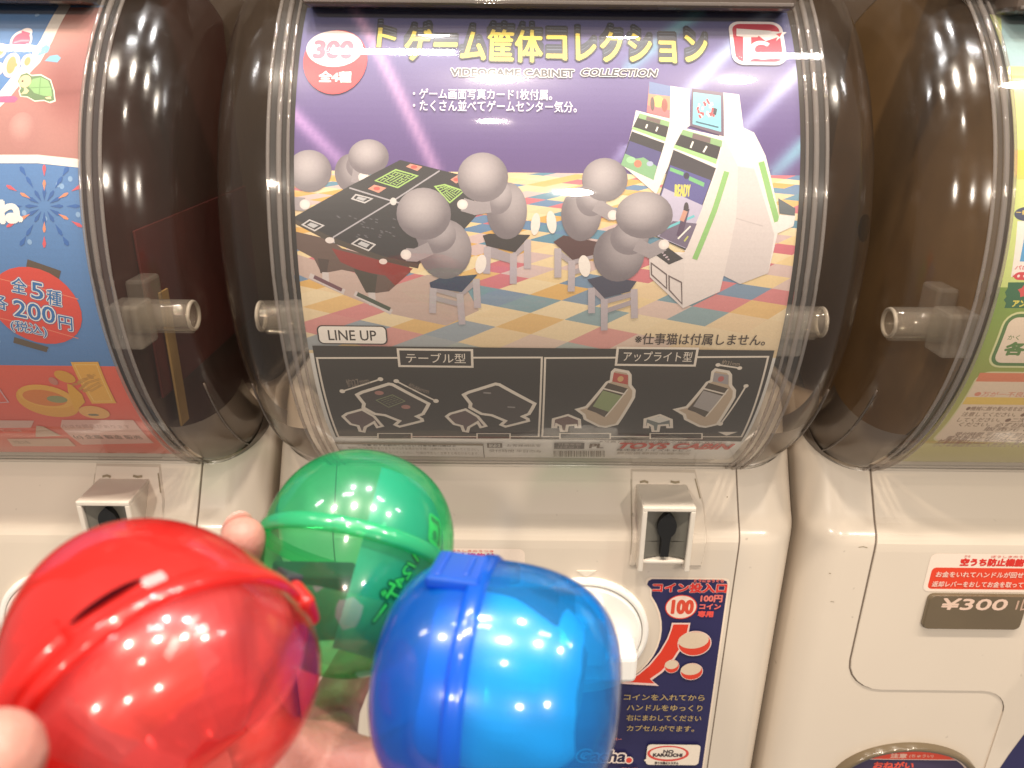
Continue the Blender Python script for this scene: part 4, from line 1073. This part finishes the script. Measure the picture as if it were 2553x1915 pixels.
def coin_sticker(root, xc_local):
    """navy instruction sticker of the middle machine, wraps round the handle"""
    p = Stick(XC)
    dx, dz = 0.0350, -0.3590
    q = PZ(XC, 'c1', [(398, 1110), (440, 1065), (1130, 1065), (1180, 1105)]); q2 = PZ(XC, 'c2', [(1078, 1520)])[0]
    x0, z0 = q[0]; zt = q[1][1]; xr, zr = q[3]
    Rn = 0.0535
    def outline(g):
        pts = [(x0 + g + .003, zt - g), (xr - .004 - g, zt - g), (xr - g - .001, zt - .0012 - g), (xr - g, zt - .004 - g), (xr - g, -0.56)]
        pts += [(-.06, -0.56), (-.06, dz - .052 + 0)]
        arc = []
        for t in range(-70, 60, 8):
            arc.append((dx + (Rn + g) * math.cos(R(t)), dz + (Rn + g) * math.sin(R(t))))
        arc = [a for a in arc if a[1] < zt - .014]
        pts += [(dx + (Rn + g) * math.cos(R(t)), dz + (Rn + g) * math.sin(R(t))) for t in range(-95, -70, 8)]
        pts += arc
        pts += [(x0 + g + .0035, zt - .0085 - g), (x0 + g, zt - .0045 - g), (x0 + g + .0008, zt - .0015 - g)]
        return pts
    p.poly(outline(0), srgb((248, 228, 208))); p.poly(outline(.0014), srgb((50, 48, 92)))
    st = p.build('coin_sticker', root, M['sticker'])
    for wd, col in ((.09, (246, 206, 196)), (.05, (232, 62, 54))): p.T('c1', 'コイン投入口', 468, 1120, 1140, 1198, col, wd)
    p.T('c1', 'とうにゅうぐち', 845, 1082, 1118, 1108, (240, 130, 120), .06)
    p.E('c1', (728, 1335), 148, 112, (232, 72, 60)); p.E('c1', (728, 1335), 138, 103, (250, 226, 208))
    for wd, col in ((.05, (228, 84, 60)),): p.T('c1', '100', 640, 1275, 828, 1392, col, wd)
    p.T('c1', '100円', 905, 1225, 1100, 1285, (244, 130, 120), .05); p.T('c1', 'コイン', 895, 1305, 1085, 1350, (244, 120, 110), .05); p.T('c1', '専用', 880, 1370, 1015, 1420, (240, 90, 82), .07)
    p.build('sticker_lettering', st, M['sticker'])
    outer = [(815, 185), (985, 185), (968, 280), (925, 390), (840, 520), (730, 640), (630, 712), (695, 765), (350, 745), (500, 655), (600, 570), (700, 450), (770, 330), (800, 250)]
    p.P('c2', outer, (248, 214, 204)); c = (690, 480)
    inn = [(828, 200), (968, 200), (952, 275), (908, 385), (824, 512), (716, 628), (612, 700), (655, 742), (385, 728), (512, 662), (612, 578), (712, 456), (782, 336), (812, 254)]
    p.P('c2', inn, (232, 66, 44))
    for cx, cy_, rx, ry in ((815, 585, 68, 62), (1022, 375, 156, 116), (996, 632, 104, 78)):
        p.E('c2', (cx, cy_), rx, ry, (246, 216, 206)); p.E('c2', (cx, cy_), rx * .94, ry * .94, (232, 74, 52)); p.E('c2', (cx - rx * .06, cy_ - ry * .26), rx * .90, ry * .66, (234, 212, 186), .10)
    p.build('sticker_arrow', st, M['sticker'])
    YT = (196, 170, 116)
    p.T('c2', 'コインを入れてから', 372, 842, 1112, 892, YT, .015)
    p.T('c2', 'ハンドルをゆっくり', 400, 938, 1090, 988, YT, .015); p.T('c2', '右にまわしてください', 396, 1030, 1080, 1080, YT, .015); p.T('c2', 'カプセルがでます。', 400, 1125, 1016, 1175, YT, .015)
    p.T('c2', '返却レバー', 150, 1235, 352, 1262, (240, 140, 130), .02)
    for wd, col in ((.16, (70, 56, 90)), (.11, (244, 226, 214)), (.03, (40, 36, 66))): p.T('c2', 'Gacha', -60, 1350, 380, 1450, col, wd, .12)
    p.E('c2', (420, 1440), 38, 34, (246, 226, 214)); p.E('c2', (420, 1440), 28, 25, (224, 80, 66))
    A = PZ(XC, 'c2', [(535, 1480), (1018, 1480), (1018, 1298)])
    p.poly(rrect(A[0][0] + .003, A[0][1], A[1][0] + .003, A[2][1], .003), srgb((252, 238, 220)))
    p.E('c2', (778, 1378), 192, 72, (228, 84, 74)); p.E('c2', (778, 1375), 166, 56, (252, 238, 222)); p.E('c2', (600, 1440), 40, 14, (252, 238, 220))
    p.T('c2', 'NO', 735, 1345, 825, 1372, (66, 54, 60), .06); p.T('c2', 'KARAUCHI', 640, 1376, 905, 1402, (66, 54, 60), .06); p.T('c2', '空うち防止システム', 655, 1450, 872, 1472, (76, 64, 66), .04)
    p.T('c2', 'ご注意', 320, 1505, 500, 1540, (240, 140, 130), .04)
    p.build('sticker_lettering', st, M['sticker'])
coin_sticker(mC, XC)

def warn_sticker(root):
    p = Stick(0.0)
    x0, x1, z0, z1 = -.0962, -.0066, -.3222, -.2915
    p.poly(rrect(x0, z0, x1, z1, .0045), srgb((250, 232, 216)))
    st = p.build('warning_sticker', root, M['sticker'])
    p.poly(rrect(x0 + .003, z0 + .0022, x1 - .003, z0 + .0195, .003), srgb((236, 74, 46)))
    p.text('空うち防止機能付', -.0752, z0 + .0212, -.0272, z0 + .0268, srgb((226, 56, 48)), .07)
    p.text('から', -.0738, z0 + .0280, -.0700, z0 + .0296, srgb((232, 110, 100)), .02); p.text('ぼうしきのうつき', -.0560, z0 + .0280, -.0275, z0 + .0296, srgb((232, 110, 100)), .02)
    p.text('お金をいれてハンドルが回せない時は', x0 + .0065, z0 + .0120, x1 - .006, z0 + .0165, srgb((252, 214, 198)), .025)
    p.text('返却レバーをおしてお金を取ってください', x0 + .0055, z0 + .0042, x1 - .006, z0 + .0087, srgb((252, 214, 198)), .025)
    p.build('sticker_lettering', st, M['sticker'])
for m in (mL, mC, mR): warn_sticker(m)

def price_plate(root):
    q = PZ(XR, 'px', [(2318, 1478), (2318, 1562), (2552, 1520)])
    x0, x1, z1, z0 = q[0][0] - .001, -.0235, q[0][1], q[1][1]
    pl_ = plate('price_plate', rrect(x0, z0, x1, z1, .004), 'smoke', root, 0.0040, 0.0008, bev=.001)
    p = Stick(0.0, 0.0041)
    zz = z1 - z0
    p.text('¥300', x0 + .0085, z0 + zz * .60, x0 + .053, z0 + zz * .92, srgb((238, 206, 186)), .03, .12)
    p.text('1回', x0 + .060, z0 + zz * .60, x0 + .071, z0 + zz * .92, srgb((206, 172, 150)), .02)
    p.build('price_lettering', pl_, M['sticker'])
for m in (mR, mL): price_plate(m)

def outlet(root):
    """oval notice above the capsule outlet"""
    A = PZ(XR, 'px', [(2275, 1850), (2275, 1990), (2075, 1990)], PY)
    cx, cz, ra, rb = A[0][0], A[0][1] - .0395, .0565, .0395
    n = 64; V, F = [], []
    prof = [(1.0, 0.0), (1.0, .0050), (.985, .0062), (.93, .0062), (.90, .0040), (.90, .0015)]
    for (f, h) in prof:
        for k in range(n): V.append((cx + ra * f * math.cos(2 * math.pi * k / n), PY - h, cz + rb * f * math.sin(2 * math.pi * k / n)))
    for i in range(len(prof) - 1):
        for k in range(n): F.append((i * n + k, i * n + (k + 1) % n, (i + 1) * n + (k + 1) % n, (i + 1) * n + k))
    rim = link('oval_window', mesh('oval_window', V, F, True), M['smoke'], root)
    p = Stick(0.0, 0.0018)
    p.ell((cx, cz), ra * .905, rb * .905, srgb((250, 226, 210)), n=56)
    cut = cz + rb * .60
    p.blim = (cz - rb, cut); p.ell((cx, cz), ra * .87, rb * .86, srgb((72, 62, 92)), n=56)
    p.blim = (cut + .0006, cz + rb); p.ell((cx, cz), ra * .87, rb * .86, srgb((234, 84, 62)), n=56); p.blim = None
    p.text('注意', cx - .0150, cut + .0020, cx - .003, cut + .0062, srgb((252, 206, 186)), .05); p.text('(ちゅうい)', cx - .001, cut + .0022, cx + .0170, cut + .0058, srgb((252, 206, 186)), .02)
    p.text('おねがい', cx - .026, cut - .0085, cx + .004, cut - .002, srgb((236, 96, 80)), .05)
    for k in range(4): p.text('カプセルをとりだすときは手をはさまないように', cx - .040, cut - .0150 - .006 * k, cx + .040, cut - .0112 - .006 * k, srgb((210, 190, 190)))
    p.build('notice_print', rim, M['sticker'])
for m in (mR, mL): outlet(m)
# navy sticker edge of the right machine's handle side
p = Stick(XR); A = PZ(XR, 'px', [(2553, 1830)])[0]
p.poly([(A[0], A[1]), (A[0] + .03, A[1]), (A[0] + .03, -.56), (A[0] - .028, -.56), (A[0] - .006, A[1] - .02)], srgb((50, 48, 92))); p.build('coin_sticker', mR, M['sticker'])

# scuffs on the plastic
def scuff(root, xc, pts):
    for (u, v, w_, l_) in pts:
        a, b = on_panel(u, v, xc, PY)
        strip('scuff_mark', [(a, b), (a + l_ * .5, b + l_ * .1), (a + l_, b - l_ * .05)], w_, 'grime', root, 0.0002 if abs(a) > .1351 else .0012)
scuff(mR, XR, [(2068, 1432, .0006, .0012), (2140, 1364, .0005, .006), (2070, 1500, .0004, .0025)])
scuff(mC, XC, [(1826, 1268, .0007, .0007), (1640, 1200, .0005, .0006)])

# ------------------------------------------------------------------ setting
bw_ = mesh('back_wall', [(-1.2, .74, -.9), (1.2, .74, -.9), (1.2, .74, .6), (-1.2, .74, .6)], [(0, 1, 2, 3)])
bw_o = link('back_wall', bw_, M['wall']); bw_o['kind'] = 'structure'

# ------------------------------------------------------------------ capsules in the hand
def at(u, v, zc):
    return ray(u, v) * zc
IMR, IMU, IMF = Vector((1, 0, 0)), Vector((0, ST, CT)), Vector((0, CT, -ST))      # image right / up / forward in the world
TAPER = 0.0
def prof_pt(Rr, H, t, n=2.7):
    c, s_ = math.cos(t), math.sin(t)
    return (Rr * abs(c) ** (2 / n) * (1 - TAPER * s_), H * (abs(s_) ** (2 / n)) * (1 if s_ >= 0 else -1))
def lathe_z(prof, n=72, t0=0.0, t1=2 * math.pi):
    V, F = [], []; full = abs(t1 - t0 - 2 * math.pi) < 1e-6; m = n if full else n + 1
    for (r_, z) in prof:
        for k in range(m):
            t = t0 + (t1 - t0) * k / n; V.append((r_ * math.cos(t), r_ * math.sin(t), z))
    for i in range(len(prof) - 1):
        for k in range(n):
            a, b = i * m + k, i * m + (k + 1) % m; F.append((a, b, b + m, a + m))
    return V, F
def frame_from(axis, center):
    Z = axis.normalized(); view = (-center).normalized()
    X = (view - Z * view.dot(Z)).normalized(); Y = Z.cross(X)
    return Matrix((X, Y, Z)).transposed()
def capsule(label, center, axis, Rr, H, seam, mats, tabs, n=2.7, holes=()):
    rot = frame_from(axis, center)
    root = empty('toy_capsule', center); root.rotation_mode = 'QUATERNION'; root.rotation_quaternion = rot.to_quaternion()
    tag(root, label, 'capsule', 'toy capsules held in the hand')
    ts = [math.pi / 2 * k / 26 for k in range(27)]
    off = seam
    up = [(r_, off + z * (H - off) / H) for r_, z in (prof_pt(Rr, H, t, n) for t in ts)]
    lo = [(r_ * .985, off + z * (H + off) / H) for r_, z in (prof_pt(Rr, H, -t, n) for t in ts)]
    V, F = lathe_z(up); o1 = link('upper_shell', mesh('upper_shell', V, F, True), mats[0], root)
    V, F = lathe_z(lo); o2 = link('lower_shell', mesh('lower_shell', V, F, True), mats[1], root)
    b = .0030
    ring = [(Rr * .985, off - b), (Rr + .0007, off - b + .0003), (Rr + .0011, off - b + .0012), (Rr + .0011, off + b * .3), (Rr + .0005, off + b * .6), (Rr * .998, off + b * .75)]
    V, F = lathe_z(ring); link('seam_band', mesh('seam_band', V, F, True), mats[2], root)
    R3 = rot.inverted()
    for d, kind in tabs:
        l = R3 @ d; a = math.atan2(l.y, l.x)
        bm = join_bm([box_bm(Rr + .0008, 0, off - .0010, .0040, .0105, .0085, .0018, 4)])
        if kind:
            bm.free(); bm = join_bm([box_bm(Rr - .0006, 0, off - .0065, .0036, .0150, .0140, .0012, 3), box_bm(Rr + .0012, 0, off - .0105, .0012, .0120, .0016, .0005, 2), box_bm(Rr + .0012, 0, off - .0035, .0012, .0090, .0016, .0005, 2)])
        bmesh.ops.rotate(bm, matrix=Matrix.Rotation(a, 3, 'Z'), verts=bm.verts)
        link('latch_tab', bm_mesh(bm, 'latch_tab', False), mats[2], root)
    return root, rot
def patch(name, root, Rr, H, f, t0, t1, s0, s1, mat, label=None, cat=None, wob=0.0, n=2.7, nt=22, ns=16, seed=1):
    """sheet of film or paper lying against the inside of the wall; angles in radians round the axis, s = height fraction"""
    rg = random.Random(seed); ph = [rg.random() * 6.3 for _ in range(6)]
    V, F = [], []
    for j in range(ns + 1):
        s_ = s0 + (s1 - s0) * j / ns
        tt = math.asin(max(-1, min(1, math.copysign(abs(s_) ** (n / 2), s_))))
        r_, z = prof_pt(Rr, H, tt, n)
        for i in range(nt + 1):
            t = t0 + (t1 - t0) * i / nt
            g = f + wob * (math.sin(5 * t + ph[0] + 3 * s_) * .5 + math.sin(11 * t + ph[1] - 7 * s_) * .3 + math.sin(9 * s_ + ph[2] + 4 * t) * .4)
            V.append((r_ * g * math.cos(t), r_ * g * math.sin(t), z * min(g, .95)))
    for j in range(ns):
        for i in range(nt):
            a = j * (nt + 1) + i; F.append((a, a + 1, a + nt + 2, a + nt + 1))
    me = mesh(name, V, F, wob == 0); o = link(name, me, mat)
    o.matrix_world = root.matrix_basis.copy()
    if label: tag(o, label, cat)
    return o
RED = (0.80, 0.045, 0.038); GRN = (0.07, 0.74, 0.38); BLU = (0.004, 0.21, 0.82)
m_red_u = shell_mat('red_shell', RED, 0.42, (0.97, 0.14, 0.12)); m_red_l = shell_mat('red_clear_shell', (0.74, 0.06, 0.07), 0.90, (0.98, 0.37, 0.37)); m_red_b = shell_mat('red_band', (0.86, 0.035, 0.028), 0.30, (0.95, 0.10, 0.08))
m_grn_u = shell_mat('green_clear_shell', GRN, 0.80, (0.36, 0.95, 0.62)); m_grn_l = shell_mat('green_lower_shell', GRN, 0.91, (0.46, 0.92, 0.58)); m_grn_b = shell_mat('green_band', GRN, 0.50, (0.26, 0.92, 0.54))
m_blu_u = shell_mat('blue_clear_shell', (0.005, 0.34, 0.88), 0.72, (0.08, 0.64, 0.99)); m_blu_l = shell_mat('blue_shell', BLU, 0.58, (0.03, 0.42, 0.97)); m_blu_b = shell_mat('blue_band', BLU, 0.45, (0.02, 0.34, 0.95))
m_film = clear('clear_film', (0.93, 0.93, 0.93), 1.5, 0.06, 0.12, (0.85, 0.85, 0.85))
m_film2 = clear('crumpled_film', (0.9, 0.9, 0.9), 1.6, 0.12, 0.30, (0.9, 0.88, 0.88))
m_leaf_t = plastic('teal_leaflet', (0.035, 0.24, 0.33), 0.5, 0.1, 0.35, 40); m_leaf_o = plastic('orange_leaflet', (0.90, 0.30, 0.06), 0.5, 0.1, 0.1, 40); m_leaf_w = plastic('white_leaflet', (0.82, 0.84, 0.86), 0.5, 0.1, 0.05, 40)
m_toy_d = plastic('dark_toy', (0.03, 0.03, 0.035), 0.35, 0.2, 0.3, 60); m_toy_w = plastic('white_toy', (0.72, 0.72, 0.70), 0.35, 0.2, 0.05, 60)

RN = 2.35
# red: axis up-left and away, seam running lower left to right
cR = at(376, 1640, 0.1690); aR = IMR * -.69 + IMU * .49 + IMF * .54
TAPER = 0.11
red, rR = capsule('red toy capsule, the nearest and largest, tilted against the thumb', cR, aR, .0312, .0340, -.0100, (m_red_u, m_red_l, m_red_b), [(IMR * .93 - IMU * .20 - IMF * .22, 0)], RN)
def local_box(name, root, c, s_, rotv, mat, label, cat, bevel=.0008):
    bm = box_bm(0, 0, 0, *s_, bevel, 2); o = link(name, bm_mesh(bm, name), mat)
    o.matrix_world = root.matrix_basis @ Matrix.Translation(c) @ Matrix.Rotation(rotv[2], 4, 'Z') @ Matrix.Rotation(rotv[1], 4, 'Y') @ Matrix.Rotation(rotv[0], 4, 'X')
    tag(o, label, cat); return o
bpy.context.view_layer.update()
patch('plastic_bag', red, .0312, .0340, .93, -.9, 1.5, -.98, -.15, m_film2, 'crumpled clear bag inside the red capsule', 'bag', .06, RN, seed=3)
patch('leaflet', red, .0312, .0340, .78, -.65, .35, -.90, -.35, m_leaf_o, 'orange folded leaflet seen through the red capsule', 'leaflet', .03, RN, seed=5)
local_box('boxed_toy', red, (.004, -.004, -.008), (.020, .024, .016), (.3, .5, .2), m_toy_w, 'pale toy part inside the red capsule', 'toy')
# pry slot: dark gap beside the seam
def slot(root, rot, Rr, off, a0, a1, mat):
    V, F = [], []; n = 18
    for k in range(n + 1):
        t = a0 + (a1 - a0) * k / n; wv = .0019 * math.sin(math.pi * min(.97, max(.03, k / n))) ** .5
        for dz_ in (-wv / 2, wv / 2): V.append(((Rr + .0004) * math.cos(t), (Rr + .0004) * math.sin(t), off + .0046 + dz_))
    for k in range(n): F.append((2 * k, 2 * k + 1, 2 * k + 3, 2 * k + 2))
    return link('pry_slot', mesh('pry_slot', V, F), mat, root)
m_slot = plastic('slot_shadow_red', (0.03, 0.002, 0.003), 0.95, 0)
m_slot.node_tree.nodes['Principled BSDF'].inputs['Specular IOR Level'].default_value = 0
slot(red, rR, .0312, -.0100, -.26, .18, m_slot)
V, F = lathe_z([(.0316, -.0098), (.0336, -.0092), (.0337, -.0046), (.0331, -.0038), (.0314, -.0034)], 26, -1.9, -.30)
link('grip_ridge', mesh('grip_ridge', V, F, True), m_red_b, red)

GN = 2.3
TAPER = 0.0
# green: axis nearly upright, tipped away
cG = at(884, 1398, 0.2500); aG = IMR * .16 + IMU * .86 + IMF * .46
grn, rG = capsule('green toy capsule behind the other two, upright with printed leaflet', cG, aG, .0314, .0362, .0030, (m_grn_u, m_grn_l, m_grn_b), [], GN)
leaf = patch('leaflet', grn, .0314, .0362, .90, .02, 1.50, -.90, .84, m_leaf_t, 'teal folded leaflet with mirrored lettering inside the green capsule', 'leaflet', .0, GN)
patch('plastic_bag', grn, .0314, .0362, .95, -1.7, 1.1, -.99, -.45, m_film, 'clear bag of toy parts at the bottom of the green capsule', 'bag', .05, GN, seed=9)
local_box('cabinet_toy', grn, (.013, -.008, -.017), (.014, .026, .020), (.3, .4, .5), m_toy_d, 'dark toy cabinet part inside the green capsule', 'toy')
def leaf_surf(a, b, h):       # a = angle round the axis, b = height fraction; just outside the leaflet
    n_ = GN; tt = math.asin(max(-1, min(1, math.copysign(abs(b) ** (n_ / 2), b)))); r_, z = prof_pt(.0314, .0362, tt, n_)
    r_ = r_ * .905 + h
    return (r_ * math.cos(a), r_ * math.sin(a), z * .905)
lp = Print(leaf_surf, .05, dh=2e-5)
LG = srgb((120, 226, 140)); LD = srgb((18, 84, 70))
def leaf_text(st, a0, b0, a1, b1, rot, flip=True):
    lp.text(st, a0, b0, a1, b1, LD, .10, 0, rot=rot, flip=flip); lp.text(st, a0, b0, a1, b1, LG, .01, 0, rot=rot, flip=flip)
leaf_text('ゲー', .30, -.58, .68, -.32, 1.25); leaf_text('1/24', .42, -.20, .76, -.09, 1.15)
lp.poly(rrect(.78, .20, 1.09, .50, .06), LG); lp.poly([(.83, .42), (1.04, .42), (1.04, .47), (.83, .47)], srgb((96, 120, 80))); lp.ell((.91, .30), .05, .045, srgb((96, 120, 80))); lp.poly([(.99, .22), (1.05, .22), (1.05, .42), (.99, .42)], srgb((96, 120, 80)))
lp.build('leaflet_print', leaf, M['sticker'])

# blue: axis sideways
cB = at(1243, 1702, 0.2010); aB = IMR * .975 + IMU * -.07 - IMF * .16
blu, rB = capsule('blue toy capsule at front right, lying on its side in the palm', cB, aB, .0316, .0318, -.0050, (m_blu_u, m_blu_l, m_blu_b), [(IMU * .96 - IMF * .25, 1)], 2.75)
patch('plastic_bag', blu, .0316, .0318, .92, -2.2, 2.0, -.55, .97, m_film, 'clear bag lining the blue capsule', 'bag', .05, 2.75, 30, 18, seed=12)
patch('leaflet', blu, .0316, .0318, .80, -1.2, .9, -.6, .85, m_leaf_w, 'pale folded leaflet inside the blue capsule', 'leaflet', .02, 2.75, seed=14)
local_box('cabinet_toy', blu, (.006, -.016, .004), (.018, .016, .026), (.1, .2, .1), m_toy_d, 'dark toy part at the bottom of the blue capsule', 'toy')

# ------------------------------------------------------------------ the hand
def hand():
    bms = []
    def chain(pts, rad):
        P = [Vector(p) for p in pts]
        Q, Rr_ = [], []
        for i in range(len(P) - 1):
            for k in range(5):
                f = k / 5; Q.append(P[i].lerp(P[i + 1], f)); Rr_.append(rad[i] * (1 - f) + rad[i + 1] * f)
        Q.append(P[-1]); Rr_.append(rad[-1])
        for q, r_ in zip(Q, Rr_):
            b = bmesh.new(); bmesh.ops.create_icosphere(b, subdivisions=2, radius=r_); bmesh.ops.translate(b, vec=q, verts=b.verts); bms.append(b)
    wrist = [(-.052, .030, -.250), (-.022, .026, -.256)]
    fingers = FINGERS
    for nme, pts, rad in fingers: chain(pts, rad)
    kn = [f[1][0] for f in fingers[:4]]
    w_ = [(-.058, .045, -.246), (-.042, .042, -.252), (-.026, .042, -.254), (-.010, .045, -.250)]
    for k, wv in zip(kn, w_): chain([wv, tuple((Vector(wv) + Vector(k)) / 2 + Vector((0, 0, -.004))), k], [.0150, .0140, .0105])
    for a, b in zip(kn, kn[1:]): chain([a, b], [.0100, .0100])
    mids = [tuple((Vector(wv) * .45 + Vector(k) * .55)) for k, wv in zip(kn, w_)]
    for a, b in zip(mids, mids[1:]): chain([a, b], [.0135, .0135])
    for a, b in zip(w_, w_[1:]): chain([a, b], [.0150, .0150])
    chain([(-.045, .045, -.250), (-.035, -.04, -.300), (-.03, -.12, -.345)], [.0215, .0235, .0270]); chain([(-.022, .045, -.252), (-.012, -.04, -.302), (-.005, -.12, -.347)], [.0205, .0230, .0270])
    chain([(-.050, .055, -.246), (-.076, .062, -.220), fingers[4][1][0]], [.0180, .0165, .0125])           # ball of the thumb
    chain([(-.008, .060, -.246), (.004, .105, -.222), (.000, .145, -.202)], [.0160, .0150, .0115])         # heel of the little-finger side
    bm = join_bm(bms); me = bpy.data.meshes.new('hand_raw'); bm.to_mesh(me); bm.free()
    o = bpy.data.objects.new('hand_raw', me); COL.objects.link(o)
    md = o.modifiers.new('r', 'REMESH'); md.mode = 'VOXEL'; md.voxel_size = 0.0014; md.use_smooth_shade = True
    sm = o.modifiers.new('s', 'SMOOTH'); sm.iterations = 9; sm.factor = 0.55
    bpy.context.view_layer.update()
    me2 = bpy.data.meshes.new_from_object(o.evaluated_get(bpy.context.evaluated_depsgraph_get())); bpy.data.objects.remove(o)
    for p_ in me2.polygons: p_.use_smooth = True
    me2.name = 'hand'; me2.materials.clear()
    h = link('hand', me2, M['skin'])
    tag(h, 'left hand cupped palm up beneath the three capsules', 'hand')
    for nme, pts, rad in fingers:
        tip, prev = Vector(pts[-1]), Vector(pts[-2]); d = (tip - prev).normalized()
        back = NAILDIR[nme] - d * NAILDIR[nme].dot(d); back.normalize(); side = d.cross(back)
        bm = bmesh.new(); bmesh.ops.create_uvsphere(bm, u_segments=16, v_segments=10, radius=1)
        rr = rad[-1]
        Mx = Matrix((side, d, back)).transposed().to_4x4()
        bmesh.ops.scale(bm, vec=(rr * .68, rr * .95, rr * .16), verts=bm.verts)
        bmesh.ops.transform(bm, matrix=Matrix.Translation(tip + back * rr * .80 - d * rr * .10) @ Mx, verts=bm.verts)
        link('fingernail', bm_mesh(bm, 'fingernail', True), M['nail'], h)
    return h
FINGERS = [('index', [(-.0720, .1690, -.1850), (-.0900, .1920, -.1780), (-.0870, .1985, -.1540), (-.0812, .1965, -.1312)], [.0104, .0094, .0086, .0074]),
           ('middle', [(-.0570, .1750, -.1960), (-.0597, .1995, -.2010), (-.0550, .2150, -.1955), (-.0440, .2420, -.1930)], [.0106, .0094, .0084, .0072]),
           ('ring', [(-.0400, .1690, -.1965), (-.022, .196, -.207), (-.010, .214, -.198), (-.004, .224, -.182)], [.0104, .0090, .0080, .0069]),
           ('little', [(-.0200, .1590, -.1955), (.006, .182, -.204), (.018, .197, -.194), (.021, .203, -.180)], [.0096, .0080, .0070, .0060]),
           ('thumb', [(-.090, .070, -.190), (-.0930, .0720, -.1480), (-.0835, .0915, -.1035)], [.0120, .0106, .0084])]
NAILDIR = {'index': Vector((-.5, .8, .2)), 'middle': Vector((0, .2, -1)), 'ring': Vector((0, 1, -.2)), 'little': Vector((.3, 1, 0)), 'thumb': Vector((-1, .2, .1))}
hand()
